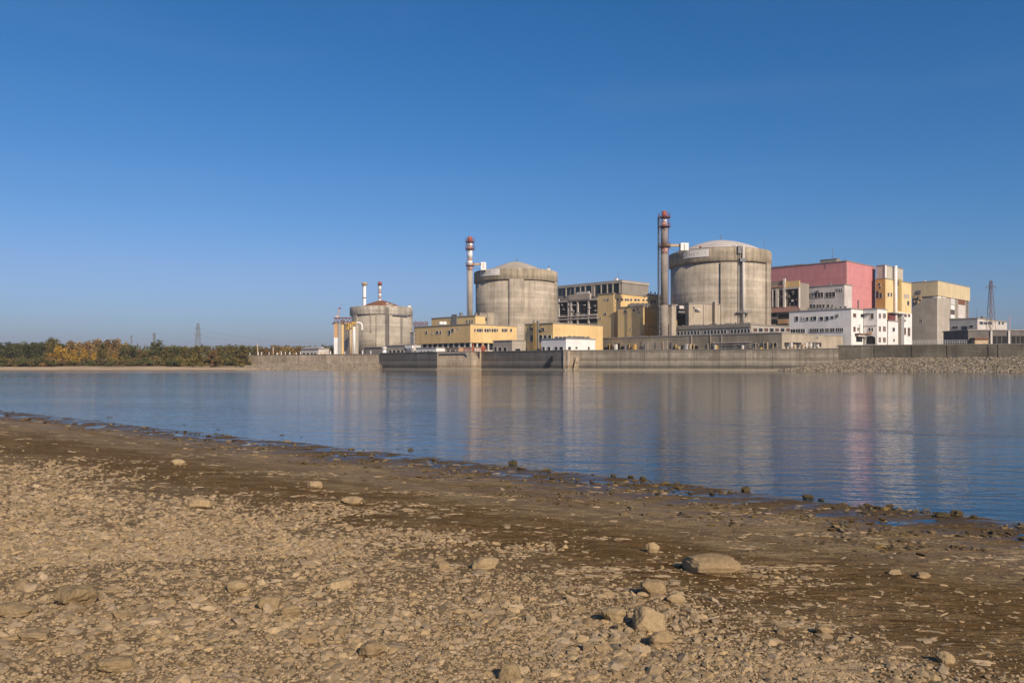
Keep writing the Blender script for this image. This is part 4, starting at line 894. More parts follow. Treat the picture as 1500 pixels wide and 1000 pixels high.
def scatter(name, pos, size, squash, sub, mat, jag=.25, smooth=False, nproto=24, elong=(.7, 1.35), tilt=.35, yaw=None):
    """one mesh of many irregular stones"""
    V, Fc = ico(sub); n = len(pos); protos = []
    for k in range(nproto):
        r = 1+NR.normal(0, jag, len(V)).clip(-.45, .5); P = V*r[:, None]
        for q in range(4):     # chop flat facets
            d = NR.normal(size=3); d /= np.linalg.norm(d); e = P@d; lim = .55+.3*NR.random()
            P = P-np.outer(np.maximum(e-lim, 0), d)
        protos.append(P)
    protos = np.array(protos); idx = NR.integers(0, nproto, n); B = protos[idx]
    s = np.stack([size*NR.uniform(*elong, n)*(1 if yaw is None else 1.9), size*NR.uniform(*elong, n), size*squash*NR.uniform(.7, 1.3, n)], 1)
    B = B*s[:, None, :]
    a = NR.uniform(0, 2*np.pi, n) if yaw is None else NR.normal(0, yaw, n); tx = NR.normal(0, tilt, n); c, si = np.cos(a)[:, None], np.sin(a)[:, None]
    ct, st = np.cos(tx)[:, None], np.sin(tx)[:, None]
    x, y, z = B[:, :, 0], B[:, :, 1], B[:, :, 2]
    y, z = y*ct-z*st, y*st+z*ct
    x, y = x*c-y*si, x*si+y*c
    B = np.stack([x, y, z], 2)+pos[:, None, :]
    Fa = (Fc[None]+np.arange(n)[:, None, None]*len(V)).reshape(-1, 3)
    o = np_mesh(name, B.reshape(-1, 3), Fa, mat, smooth); return tag(o, kind='stuff')
# right bank
RB = [(1140, 276.3, 277.6, .0, .3), (1180, 268, 275, .0, 1.6), (1235, 262, 272.6, 0, 3.6), (1300, 255, 271.2, 0, 4.6), (1500, 233, 257.3, 0, 4.9), (1760, 205, 239.5, 0, 4.9)]
def rb(px):
    for p, q in zip(RB, RB[1:]):
        if px <= q[0]:
            f = (px-p[0])/(q[0]-p[0]); return [p[i]+(q[i]-p[i])*f for i in range(1, 5)]
    return RB[-1][1:]
def slope_mesh(name, pxs, fn, mat):
    V = []
    for px in pxs:
        d0, d1, z0, z1 = fn(px)
        for s in np.linspace(-.25, 1.1, 8): V.append((X_(px, d0+(d1-d0)*s), d0+(d1-d0)*s, z0+(z1-z0)*s-.15))
    Fc = [(i*8+j, (i+1)*8+j, (i+1)*8+j+1, i*8+j+1) for i in range(len(pxs)-1) for j in range(7)]
    return tag(np_mesh(name, V, Fc, mat, True), kind='structure')
slope_mesh('stone_bank', np.linspace(1140, 1760, 60), rb, 'bankbase')
def lb(px): 
    q = qz(px) if px > 363 else 402+(363-px)*.3
    return [wl(px)-1, q, 0.0, 1.6+1.2*float(sstep(330, 420, px))]
slope_mesh('stone_bank', np.linspace(332, 560, 50), lb, 'bankbase')
def bank_stones(name, n, fn, px0, px1, s0, s1):
    u = NR.uniform(px0, px1, n); v = NR.uniform(-.08, 1.03, n); pos = []
    for a, s in zip(u, v):
        d0, d1, z0, z1 = fn(a); D = d0+(d1-d0)*s; pos.append((X_(a, D), D, z0+(z1-z0)*s-.03))
    return scatter(name, np.array(pos), NR.uniform(s0, s1, n)*(1+.5*(NR.random(n) < .1)), .7, 1, 'riprap', .2)
bank_stones('riprap', 16000, rb, 1142, 1740, .2, .42)
bank_stones('riprap', 12000, lb, 345, 556, .18, .38)

# ================================================================== TREES
def leaf_mat(name, col, hue=.03):
    t = NT(name); g = t.n('ShaderNodeNewGeometry'); tc, w = t.obj(); r = g.outputs['Random Per Island']
    hs = t.n('ShaderNodeHueSaturation'); hs.inputs['Color'].default_value = (*col, 1)
    n = t.noise(w, .45, 3, .6)
    t.l(t.math('ADD', t.mr(r, 0, 1, .5-hue, .5+hue), t.math('MULTIPLY', t.math('SUBTRACT', n, .5), hue*2)), hs.inputs['Hue'])
    t.l(t.math('MULTIPLY', t.mr(t.math('FRACT', t.math('MULTIPLY', r, 31.7)), 0, 1, .6, 1.4), t.mr(n, .3, .7, .75, 1.25)), hs.inputs['Value'])
    return t.fin(hs.outputs[0], .8, None, .1)
M['bark'] = mat_plain('bark', (.12, .09, .06), .95, .3)
LC = {'dark': leaf_mat('dark_green_leaves', (0.071, 0.073, 0.027), .02), 'green': leaf_mat('green_leaves', (0.095, 0.095, 0.032), .02), 'olive': leaf_mat('olive_leaves', (.142, .112, .034), .02),
      'yellow': leaf_mat('golden_leaves', (0.366, 0.213, 0.034), .02), 'rust': leaf_mat('rust_brown_leaves', (0.183, 0.112, 0.044), .02), 'tan': leaf_mat('tan_leaves', (0.244, 0.159, 0.061), .02), 'brush': leaf_mat('dry_brush_leaves', (0.134, 0.098, 0.043), .02)}
def crown_mesh(kind, seed):
    r = np.random.default_rng(seed); blobs = []
    if kind == 'round':
        for k in range(13):
            a = r.uniform(0, 6.28); h = r.uniform(.3, .9); rr = .30*(1-abs(h-.55)*1.0)*r.uniform(.5, 1.1)
            blobs.append((rr*math.cos(a), rr*math.sin(a), h, r.uniform(.11, .19), r.uniform(.8, 1.1)))
    elif kind == 'poplar':
        for k in range(13):
            a = r.uniform(0, 6.28); h = .22+.72*k/12; rr = .10*r.uniform(.2, 1)
            blobs.append((rr*math.cos(a), rr*math.sin(a), h, .135*(1.15-.75*h)+.03*r.random(), 1.35))
    elif kind == 'bush':
        for k in range(10):
            a = r.uniform(0, 6.28); h = r.uniform(.15, .75); rr = .55*r.uniform(.2, 1)
            blobs.append((rr*math.cos(a), rr*math.sin(a), h*(1-.5*rr), r.uniform(.2, .33), .75))
    else:               # ragged
        for k in range(15):
            a = r.uniform(0, 6.28); h = r.uniform(.22, .93); rr = .26*(1.05-h*.75)*r.uniform(.4, 1.3)
            blobs.append((rr*math.cos(a), rr*math.sin(a), h, r.uniform(.08, .15), 1.15))
    n = 1500 if kind != 'bush' else 1100; B = np.array(blobs); w = B[:, 3]**2; idx = r.choice(len(B), n, p=w/w.sum())
    d = r.normal(size=(n, 3)); d /= np.linalg.norm(d, axis=1)[:, None]; rad = B[idx, 3]*(r.random(n)**.33)*(1+.25*r.normal(size=n)*(r.random(n) < .25))
    C = B[idx, :3]+d*rad[:, None]*np.stack([np.ones(n), np.ones(n), B[idx, 4]], 1)
    s = (.016 if kind != 'bush' else .04)*r.uniform(.7, 1.7, n)
    t1 = r.normal(size=(n, 3)); t1 /= np.linalg.norm(t1, axis=1)[:, None]; t2 = np.cross(t1, r.normal(size=(n, 3))); t2 /= np.linalg.norm(t2, axis=1)[:, None]
    q = np.stack([C-t1*s[:, None]-t2*s[:, None]*.7, C+t1*s[:, None]-t2*s[:, None]*.6, C+t1*s[:, None]*.9+t2*s[:, None]*.7, C-t1*s[:, None]*.8+t2*s[:, None]*.8], 1)
    return q.reshape(-1, 3), np.arange(n*4).reshape(-1, 4), blobs
PROTO = {}
for kind, cnt in (('round', 4), ('poplar', 3), ('bush', 3), ('ragged', 4)):
    PROTO[kind] = []
    for k in range(cnt):
        V, Fc, bl = crown_mesh(kind, 100*cnt+k+len(kind))
        c = np_mesh('crown', V, Fc, LC['green']); mb = MB()
        if kind != 'bush':
            mb.tube((0, 0, -.03), (0, 0, .45), .014, 7); mb.tube((0, 0, .45), (.01, 0, .85), .008, 5)
            for b in bl[::2]: mb.tube((0, 0, max(.2, b[2]-.2)), (b[0], b[1], b[2]), .006, 4)
        else:
            for b in bl[::2]: mb.tube((0, 0, -.05), (b[0], b[1], b[2]), .014, 4)
        tr = mb.build('trunk', 'bark'); PROTO[kind].append((c.data, tr.data)); bpy.data.objects.remove(c); bpy.data.objects.remove(tr)
NT_ = [0]
def tree(px, D, top, kind, colr, label, group=None, wide=1.0, z0=None, name=None):
    z = z0 if z0 is not None else (1.7 if px < 362 else 2.0); h = Z_(top, D)-z
    name = name or ('bush' if kind == 'bush' else 'poplar_tree' if kind == 'poplar' else 'broadleaf_tree')
    o = thing(name, label, 'bush' if kind == 'bush' else 'tree', (X_(px, D), D, z-.1), RNG.random()*6.28, group)
    cm, tm = PROTO[kind][NT_[0] % len(PROTO[kind])]; NT_[0] += 1
    o.scale = (h*wide, h*wide, h/(.98 if kind != 'bush' else .85))
    c = bpy.data.objects.new('crown', cm); COL.objects.link(c); c.parent = o
    c.material_slots[0].link = 'OBJECT'; c.material_slots[0].material = LC[colr]
    k = bpy.data.objects.new('trunk', tm); COL.objects.link(k); k.parent = o
    return o
cw = {'dark': 'dark green', 'green': 'mid green', 'olive': 'olive green', 'yellow': 'golden yellow', 'rust': 'rust brown', 'tan': 'tan leaved', 'brush': 'dry brown'}
# individually told trees, far left wood to the quay
SPEC = [
 (3, 430, 500.5, 'round', 'dark', 1.25), (-14, 440, 501, 'round', 'dark', 1.2), (18, 445, 503.5, 'round', 'dark', 1.2), (34, 425, 500.3, 'round', 'dark', 1.35), (50, 440, 501.5, 'round', 'dark', 1.3), (62, 430, 502.2, 'round', 'dark', 1.2),
 (76, 440, 496, 'ragged', 'olive', 1.15), (71, 418, 501.5, 'ragged', 'olive', 1.0), (90, 400, 505.3, 'ragged', 'yellow', 1.3), (79, 385, 517.5, 'round', 'yellow', 1.7), (103, 430, 500, 'ragged', 'tan', 1.2), (108, 395, 512, 'ragged', 'yellow', 1.25),
 (117, 430, 501.5, 'poplar', 'tan', 1.3), (124, 392, 509.5, 'poplar', 'yellow', 1.5), (130, 432, 500.5, 'ragged', 'rust', 1.1), (141, 430, 497.3, 'poplar', 'tan', 1.5), (149, 420, 500.5, 'poplar', 'olive', 1.4), (156, 430, 498.3, 'poplar', 'rust', 1.5), (168, 432, 498, 'ragged', 'tan', 1.15), (176, 425, 502.5, 'poplar', 'tan', 1.5), (137, 394, 516, 'poplar', 'yellow', 1.3), (162, 396, 512, 'poplar', 'tan', 1.3), (168, 390, 519, 'poplar', 'yellow', 1.2),
 (184.5, 440, 502.2, 'poplar', 'tan', 1.0), (190, 420, 506, 'round', 'green', 1.4), (199, 430, 511.5, 'round', 'rust', 1.3), (210, 425, 514, 'round', 'olive', 1.5), (219, 430, 513, 'round', 'olive', 1.4),
 (232, 410, 499, 'poplar', 'green', 2.1), (226, 395, 512, 'round', 'green', 1.2), (245, 380, 509.5, 'round', 'olive', 1.4), (256, 400, 505, 'round', 'green', 1.3), (252, 372, 516, 'ragged', 'olive', 1.2), (268, 395, 508.5, 'round', 'olive', 1.35), (280, 388, 509, 'ragged', 'olive', 1.3), (290, 380, 507.5, 'ragged', 'olive', 1.35), (301, 392, 506.5, 'round', 'olive', 1.3), (313, 388, 510, 'ragged', 'rust', 1.3), (322, 400, 507.5, 'ragged', 'olive', 1.4), (335, 390, 505.5, 'ragged', 'olive', 1.35), (345, 398, 506.5, 'round', 'olive', 1.3), (356, 396, 507, 'ragged', 'olive', 1.4), (329, 384, 516, 'round', 'green', 1.2), (364, 425, 506.5, 'ragged', 'olive', 1.3),
 (375, 450, 508, 'poplar', 'olive', 1.6), (387, 450, 507, 'ragged', 'rust', 1.4), (395, 455, 509, 'round', 'olive', 1.3), (403, 450, 505.5, 'ragged', 'rust', 1.5), (412, 455, 509, 'round', 'green', 1.3), (418.5, 450, 504.5, 'ragged', 'tan', 1.5), (428, 452, 510, 'poplar', 'tan', 1.8), (437, 455, 507, 'ragged', 'rust', 1.4), (447, 470, 507, 'round', 'olive', 1.4), (458, 470, 505, 'ragged', 'olive', 1.3), (470, 470, 506, 'round', 'olive', 1.3), (481, 475, 505.5, 'round', 'dark', 1.3)]
HAND = {76: 'tallest olive tree rising out of the wood between dark green and golden trees', 90: 'large bright golden tree, brightest of the wood', 79: 'low round golden tree at the front of the wood beside the brightest golden tree', 232: 'tall narrow green tree standing alone above the thicket beside the radio mast', 184.5: 'small thin tan tree standing just above the thicket at the end of the brown poplars', 190: 'round green tree at the right end of the brown poplar row', 428: 'slim tan poplar tree behind the left quay, just before the low white building', 418.5: 'bright tan orange tree behind the left quay wall, tallest of the orange ones there', 403: 'rust orange tree behind the left quay next to the shorter tan pole', 387: 'rust orange tree behind the left quay between the two tan poles'}
byk = {}
UP = (245, 268, 290, 322, 345, 356, 168)
SPEC = [(s[0], s[1], s[2]-(.8 if s[0] in UP else 0), 'poplar', s[4], 1.75) if s[0] in UP else s for s in SPEC]
for s in SPEC: byk.setdefault((s[3], s[4]), []).append(s)
ordn = 'first second third fourth fifth sixth seventh eighth ninth tenth eleventh twelfth thirteenth fourteenth'.split()
for s in SPEC:
    px, D, top, kind, colr, wd = s
    sib = sorted(q[0] for q in byk[(kind, colr)]); i = sib.index(px)
    shape = {'round': 'round', 'poplar': 'slender', 'ragged': 'ragged'}[kind]
    lab = HAND.get(px) or ('%s %s tree in the far bank wood, %s of its kind from the left' % (shape, cw[colr], ordn[i]) if len(sib) > 1 else 'only %s %s tree in the far bank wood' % (shape, cw[colr]))
    tree(px, D, top, kind, colr, lab, 'trees of the far bank wood', wd*.95)
# second row filling the wood
for i in range(60):
    px = -40+i*5.2+RNG.uniform(-2, 2); cc = 'dark' if px < 66 else RNG.choice(['olive', 'dark', 'tan', 'green']) if px < 190 else RNG.choice(['dark', 'green', 'olive'])
    top = (504 if px < 190 else 513 if px < 222 else 508 if px < 260 else 506.5)+RNG.uniform(-1, 2.5)
    tree(px, 470+RNG.uniform(-12, 25), top, RNG.choice(['round', 'ragged']), cc, 'broadleaf tree half hidden behind the front row of the far bank wood', 'half hidden second row trees of the far bank wood', 1.3)
for i in range(62):
    px = -6+i*4.6+RNG.uniform(-2, 2)
    if px > 275: break
    tree(px, 372+RNG.uniform(-8, 12), (523 if px < 80 else 526 if px < 180 else 524)+RNG.uniform(-3, 3), 'bush', RNG.choice(['brush', 'olive', 'brush', 'green', 'rust']) if px < 120 or px > 190 else RNG.choice(['brush', 'olive', 'green']), 'low scrubby bush at the edge of the sandy far bank', 'low bushes along the sandy far bank', 1.5)
for i in range(26):
    tree(246+i*4.4, 402+RNG.uniform(-6, 14), 521+RNG.uniform(-3, 3), 'bush', RNG.choice(['olive', 'green', 'brush', 'olive', 'dark']), 'low scrubby bush at the edge of the sandy far bank', 'low bushes along the sandy far bank', 1.6)
for i, px in enumerate((247, 251, 257, 262, 283, 297, 312, 325, 338, 350)):
    tree(px, 352+RNG.uniform(-2, 16), 524+RNG.uniform(-3, 4), 'bush', ['dark', 'dark', 'green', 'olive', 'olive', 'olive', 'rust', 'olive', 'green', 'olive'][i], 'dark bush on the bare sand in front of the olive trees' if i < 2 else 'olive bush where the olive trees meet the stone bank', 'bushes in front of the olive trees', 1.3)
# far wood beyond, one mass
V = []; rr = np.random.default_rng(5); n = 26000
px = rr.uniform(-500, 1560, n); D = rr.uniform(820, 900, n); hh = 2+(Z_(502.8, 850)-2)*(.82+.18*np.array(fbm(px*.09, D*.02, 3, 4))).clip(.5, 1.12)*np.where(px < 180, .8, 1.0)
z = 2+(hh-2)*rr.random(n)**.6; C = np.stack([(px-750)/F*D, D, z], 1); s = rr.uniform(.5, 1.1, n)
t1 = rr.normal(size=(n, 3)); t1 /= np.linalg.norm(t1, axis=1)[:, None]; t2 = np.cross(t1, rr.normal(size=(n, 3))); t2 /= np.linalg.norm(t2, axis=1)[:, None]
q = np.stack([C-t1*s[:, None]-t2*s[:, None], C+t1*s[:, None]-t2*s[:, None], C+t1*s[:, None]+t2*s[:, None], C-t1*s[:, None]+t2*s[:, None]], 1)
tag(np_mesh('distant_wood', q.reshape(-1, 3), np.arange(4*n).reshape(-1, 4), LC['dark']), kind='stuff')

# ================================================================== WATER
t = NT('river_water'); o_, w_ = t.obj()
rot = t.n('ShaderNodeMapping'); t.l(o_, rot.inputs['Vector']); rot.inputs['Rotation'].default_value = (0, 0, .12)
v_ = rot.outputs[0]
big = t.noise(t.scl(v_, (.012, .05, 1)), 1.0, 3, .5)
w1 = t.noise(t.scl(v_, (.35, 1.1, 1)), 1.0, 3, .55, .4)
w2 = t.noise(t.scl(v_, (1.6, 4.5, 1)), 1.0, 3, .55, .3)
w3 = t.noise(t.scl(v_, (6, 14, 1)), 1.0, 2, .5)
amp = t.mr(big, .3, .7, .35, 1.4)
ln = t.math('ABSOLUTE', t.math('ADD', t.math('SUBTRACT', t.vec('DOT_PRODUCT', o_, (.55, .84, 0.0)), 28.9), t.math('MULTIPLY', t.math('SUBTRACT', t.noise(o_, .5, 4, .6), .5), 1.6)))
lf = t.math('MULTIPLY', t.math('MULTIPLY', t.ramp(t.mr(ln, 0, 1.1, 0, 1), (0, 1.0), (1, 0.0)), t.ramp(t.noise(o_, .9, 4, .6), (.42, 0.0), (.6, 1.0))), t.ramp(t.mr(t.sep(o_)[0], 5, 10, 0, 1), (0, 0.0), (1, 1.0)))   # ripple line left by a gust
amp = t.math('ADD', amp, t.math('MULTIPLY', lf, .9))
hgt = t.math('MULTIPLY', t.math('ADD', t.math('ADD', t.math('MULTIPLY', w1, WATER[0]), t.math('MULTIPLY', w2, WATER[1])), t.math('MULTIPLY', w3, WATER[2])), amp)
bp = t.n('ShaderNodeBump'); bp.inputs['Strength'].default_value = 1.0; bp.inputs['Distance'].default_value = 1.0; t.l(hgt, bp.inputs['Height'])
t.b.inputs['IOR'].default_value = 1.333
M['water'] = t.fin((.016, .037, .058), .04, bp.outputs[0], .5)
V = [(-GE, -300, 0), (GE, -300, 0), (GE, 700, 0), (-GE, 700, 0)]
tag(np_mesh('river', V, [(0, 1, 2, 3)], 'water'), kind='structure')

# ================================================================== BEACH
SN = (.651, .759); SD = 13.0
def beach_d(x, y): return SD-(SN[0]*x+SN[1]*y)
def beach_z(x, y):
    d = beach_d(x, y); a = -.759*x+.651*y
    d = d+.30*fbm(a*.16, 0*a, 3, 21)+.10*fbm(a*.9, d*.4, 3, 22)
    z = np.where(d < 0, .05*d, np.where(d < 3.5, .012*d+.02*np.exp(-((d-.25)/.22)**2), np.where(d < 8, .042+.055*(d-3.5), .29+.055*(d-8))))
    z = np.where(d > 16, .73+.01*(d-16), z); z = np.minimum(z, 1.4)
    dry = sstep(6.2, 8.2, d+1.0*fbm(x*.3, y*.3, 3, 31)); mud = 1-dry; wet = sstep(4.5, 1.0, d)
    z = z+dry*(.045*fbm(x*.35, y*.35, 4, 41)+.012*fbm(x*3, y*3, 2, 42))
    u, v = a*.55, d*1.7
    z = z+mud*(.016*fbm(u, v, 4, 51)+.012*fbm(x*1.8, y*3.0, 4, 52))*sstep(-1.5, .8, d)*(.3+.7*sstep(1.5, 4.5, d))
    z = z+sstep(.1, .7, d)*sstep(4.6, 2.2, d)*(.024*fbm(x*.9, y*2.3, 4, 61)-.003)
    return z
EYE = H
ang = np.concatenate([np.linspace(-180, -60, 30)[:-1], np.linspace(-60, -38, 60)[:-1], np.linspace(-38, 38, 760), np.linspace(38, 60, 60)[1:], np.linspace(60, 180, 30)[1:]])
inv = np.concatenate([[0.0001], np.linspace(.0115, .42, 640)]); rad = np.concatenate([1/inv[1:][::-1], [92, 110]]); rad = np.concatenate([[.02, .6, 1.2, 1.8], rad])
A_, R_ = np.meshgrid(np.radians(ang), rad, indexing='ij'); BX = R_*np.sin(A_); BY = R_*np.cos(A_); BZ = beach_z(BX, BY)
na, nr = len(ang), len(rad); ii, jj = np.meshgrid(np.arange(na-1), np.arange(nr-1), indexing='ij'); b0 = (ii*nr+jj).ravel()
dq = beach_d(BX, BY); keep = (np.maximum(np.maximum(dq[:-1, :-1], dq[1:, :-1]), np.maximum(dq[:-1, 1:], dq[1:, 1:])) > -9).ravel()
Fc = np.stack([b0, b0+1, b0+nr+1, b0+nr], 1)[keep]
t = NT('beach_ground'); o_, w_ = t.obj(); s_ = t.sep(o_)
d_ = t.math('SUBTRACT', SD, t.vec('DOT_PRODUCT', o_, (SN[0], SN[1], 0.0)))
al = t.vec('DOT_PRODUCT', o_, (-SN[1], SN[0], 0.0))
st = t.comb(t.math('MULTIPLY', al, .5), t.math('MULTIPLY', d_, 2.4), 0.0)
sx = t.comb(t.math('MULTIPLY', s_[0], .8), t.math('MULTIPLY', s_[1], 2.2), 0.0)
nb = t.noise(o_, .32, 4, .6); nf = t.noise(o_, 2.5, 6, .65); ns = t.noise(sx, 1.0, 6, .68, .6); ns2 = t.noise(st, .55, 5, .6, .3); nfine = t.noise(o_, 22, 5, .7)
dw = t.math('ADD', d_, t.math('ADD', t.math('MULTIPLY', t.math('SUBTRACT', nb, .5), 4.0), t.math('MULTIPLY', t.math('SUBTRACT', nf, .5), 1.2)))
dryf = t.ramp(t.mr(dw, 6.2, 8.4, 0, 1), (0, 0.0), (1, 1.0))
mud = t.mix(t.ramp(nf, (.35, 0.0), (.65, 1.0)), (.112, .064, .021), (.170, .098, .036))
silt = t.mix(nfine, (.25, .172, .085), (.42, .305, .165)); sx4 = t.noise(t.scl(sx, (3.5, 5, 1)), 1.0, 5, .7, .4)
sf = t.ramp(ns, (.47, 0.0), (.55, 1.0)); sf2 = t.ramp(ns2, (.38, .3), (.52, 1.0))
mid = t.ramp(t.mr(dw, 0, 8, 0, 1), (.08, .1), (.26, .95), (.50, .95), (.62, .42), (1.0, .42))
pale = t.math('MULTIPLY', t.ramp(t.mr(dw, 0, 8, 0, 1), (.1, 0.0), (.28, .55), (.46, .55), (.60, 0.0)), t.mr(ns2, .35, .6, .2, 1.0))
thin = t.math('MULTIPLY', t.ramp(sx4, (.54, 0.0), (.6, 1.0)), t.mr(ns2, .35, .6, .35, 1.0)); dk = t.ramp(sx4, (.36, .75), (.45, 0.0))
mud = t.mix(dk, mud, (.060, .036, .016))
sl = t.math('MAXIMUM', t.math('MULTIPLY', t.math('MULTIPLY', sf, sf2), t.mr(sx4, .38, .52, .25, .8)), t.math('MULTIPLY', thin, .8))
mud = t.mix(pale, mud, t.mix(nf, (.20, .14, .078), (.30, .22, .125)))
cm = t.mix(t.math('MULTIPLY', sl, t.math('MULTIPLY', mid, .9)), mud, silt)
wet = t.ramp(t.mr(t.math('ADD', d_, t.math('MULTIPLY', t.math('SUBTRACT', ns, .5), 4.0)), .3, 2.4, 0, 1), (0, 1.0), (1, 0.0))
cm = t.mix(wet, cm, t.mix(t.ramp(ns, (.4, 0.0), (.62, 1.0)), (.05, .032, .013), (.125, .082, .038)))
dryc = t.mix(t.ramp(nf, (.3, 0.0), (.7, 1.0)), (.18, .122, .064), (.26, .183, .10))
c_ = t.mix(dryf, cm, dryc)
fv = t.mr(nfine, .3, .7, .72, 1.25); c_ = t.mix(1.0, c_, t.comb(fv, fv, fv), 'MULTIPLY')
pud = t.math('MULTIPLY', t.ramp(t.mr(d_, .2, 4.2, 0, 1), (0, 1.0), (1, 0.0)), t.ramp(ns, (.45, 1.0), (.55, 0.0)))
rough = t.mr(pud, 0, 1, .95, .10)
hh_ = t.math('ADD', t.math('MULTIPLY', nf, .5), t.math('ADD', t.math('MULTIPLY', nfine, .35), t.math('MULTIPLY', ns, .5)))
hh_ = t.math('ADD', hh_, t.math('MULTIPLY', sx4, .9)); nm = t.bump(hh_, t.mr(pud, 0, 1, 1.0, .06), .09)
M['beach'] = t.fin(c_, rough, nm, .45); t.l(t.mr(pud, 0, 1, .08, .6), t.b.inputs['Specular IOR Level'])
tag(np_mesh('beach', np.stack([BX, BY, BZ], 2).reshape(-1, 3), Fc, 'beach', True), kind='structure')

# --- stones on the beach
M['pebble'] = rock_mat('pebble_stone', (.305, .218, .122), .30, scale=8, sat=(.9, 1.1))
M['flake'] = rock_mat('dried_silt_flake', (.36, .255, .14), .3, scale=6, sat=(.9, 1.1))
M['clod'] = rock_mat('dark_wet_clod', (.13, .088, .038), .6, scale=6)
def field(n, rmin, rmax, keepfn, amax=44, power=1.0):
    out = []
    r = 1/NR.uniform(1/rmax**power, 1/rmin**power, n)**(1/power); a = np.radians(NR.uniform(-amax, amax, n)); x, y = r*np.sin(a), r*np.cos(a)
    k = keepfn(x, y) > NR.random(n); return x[k], y[k], r[k]
def dryness(x, y):
    d = beach_d(x, y)+1.3*fbm(x*.3, y*.3, 3, 31)+.7*fbm(x*.9, y*.9, 3, 33); return sstep(6.0, 8.7, d)**1.3
def patch(x, y):      # bare silty patch close to the lower edge
    return 1-.9*np.exp(-(((x+1.75)/.75)**2+((y-3.9)/.3)**2)**2)
def place(x, y, s, sink): return np.stack([x, y, beach_z(x, y)+s*sink], 1)
x, y, r = field(42000, 3.0, 9.0, lambda x, y: dryness(x, y)*patch(x, y), 44, .6)
s = (.010+.018*NR.random(len(x))**1.5+(.012+.03*NR.random(len(x))**1.5)*(NR.random(len(x)) < .11))*(.75+.05*r); s *= 1+.45*fbm(x*.8, y*.8, 2, 71)
scatter('shingle', place(x, y, s, -.08), s, .5, 1, 'pebble', .16, False)
x, y, r = field(50000, 3.0, 10.0, lambda x, y: dryness(x, y)*(.35+.65*patch(x, y)), 42, .7)
s = (.006+.008*NR.random(len(x)))*(.7+.06*r)
scatter('shingle', place(x, y, s, .1), s, .6, 0, 'pebble', .16, False)
x, y, r = field(95000, 8.0, 34.0, dryness, 44, .9)
s = (.014+.026*NR.random(len(x))**1.7+.03*(NR.random(len(x)) < .04))*(.75+.045*r)
scatter('shingle', place(x, y, s, -.08), s, .5, 0, 'pebble', .16, False)
def mudfn(x, y):
    d = beach_d(x, y); n = fbm(x*.35, y*1.2, 4, 81, .6); return sstep(.3, 1.2, d)*(1-sstep(8.0, 9.0, d))*(sstep(.15, .6, n)+.05)
x, y, r = field(90000, 3.2, 36, mudfn, 44, .9)
s = (.006+.020*NR.random(len(x))**2.6)*(.6+.06*r)
scatter('silt_flakes', place(x, y, s, .05), s, .22, 0, 'flake', .2, False, elong=(.5, 2.2), tilt=.1, yaw=.5)
x, y, r = field(16000, 3.2, 30, lambda x, y: sstep(2.5, 7.5, beach_d(x, y))*(1-sstep(8.0, 9.5, beach_d(x, y)))*.8, 44, .8)
s = (.006+.014*NR.random(len(x))**3)*(.6+.08*r)
scatter('scattered_pebbles', place(x, y, s, 0), s, .5, 0, 'pebble', .2, False)
def wetfn(x, y):
    d = beach_d(x, y); n = fbm(x*.6, y*1.2, 3, 91); return sstep(-.35, .1, d)*(1-sstep(1.6, 4.0, d))*sstep(-.25, .4, n)
x, y, r = field(40000, 6, 60, wetfn, 44, .9)
s = (.012+.032*NR.random(len(x))**2)*(.6+.055*r)
scatter('wet_clods', place(x, y, s, .15), s, .42, 0, 'clod', .25, False, elong=(.5, 1.7), tilt=.2)
# --- single boulders
def rock(label, px, pyb, w, h, mat, ang=0, seed=0, lump=.16, chop=9, name='boulder', group=None, yel=.8):
    """boulder whose foot shows at (px, pyb), w x h pixels large"""
    k = (px-750)/F; D = 8.0
    for _ in range(40): D = max(2.5, (H-float(beach_z(np.array(k*D), np.array(D))))*F/(pyb-HY))
    W = w*D/F*.5; Hh = h*D/F; D2 = D+W*.5; x, y = k*D2, D2; z = float(beach_z(np.array(x), np.array(y)))
    V, Fc = ico(5); r = np.random.default_rng(seed+900); P = V.copy()
    P = np.sign(P)*np.abs(P)**.85
    for q in range(chop):
        d = r.normal(size=3); d[2] *= .6; d /= np.linalg.norm(d); e = P@d; lim = r.uniform(.62, .92); P = P-np.outer(np.maximum(e-lim, 0)*.85, d)
    n3 = lambda f, s_: (fbm(P[:, 0]*f+seed, P[:, 1]*f, 4, s_)+fbm(P[:, 1]*f+5.3, P[:, 2]*f+seed, 4, s_+31)+fbm(P[:, 2]*f-3.1, P[:, 0]*f+7.7, 4, s_+57))/1.8
    P = P*(1+lump*n3(1.1, seed+3))[:, None]; P = P*(1+.03*n3(5, seed+5))[:, None]
    P = P/np.abs(P).max(0)
    P = P*np.array([W, W*yel, Hh*.62]); P[:, 2] = P[:, 2]+Hh*.38
    c, s_ = math.cos(ang), math.sin(ang)
    o = np_mesh(name, P, Fc, mat, True); o.location = (x, y, z); o.rotation_euler.z = ang
    return tag(o, label, 'rock', group)
def bmat(name, c1, c2, c3):
    t = NT(name); o, w = t.obj(); n = t.noise(w, 5, 6, .65); n2 = t.noise(w, 28, 5, .7); n3 = t.noise(w, 1.7, 3, .5)
    c = t.mix(t.ramp(n, (.35, 0.0), (.65, 1.0)), c1, c2); c = t.mix(t.ramp(n3, (.5, 0.0), (.62, .6)), c, c3)
    f = t.mr(n2, .3, .7, .78, 1.2); c = t.mix(1.0, c, t.comb(f, f, f), 'MULTIPLY')
    return t.fin(c, .92, t.bump(t.math('ADD', n2, t.math('MULTIPLY', n, 1.5)), .55, .02), .15)
M['rockp'] = bmat('pale_boulder', (.29, .205, .108), (.36, .262, .145), (.24, .162, .083))
M['rockb'] = bmat('brown_boulder', (.22, .155, .08), (.28, .20, .108), (.19, .132, .07))
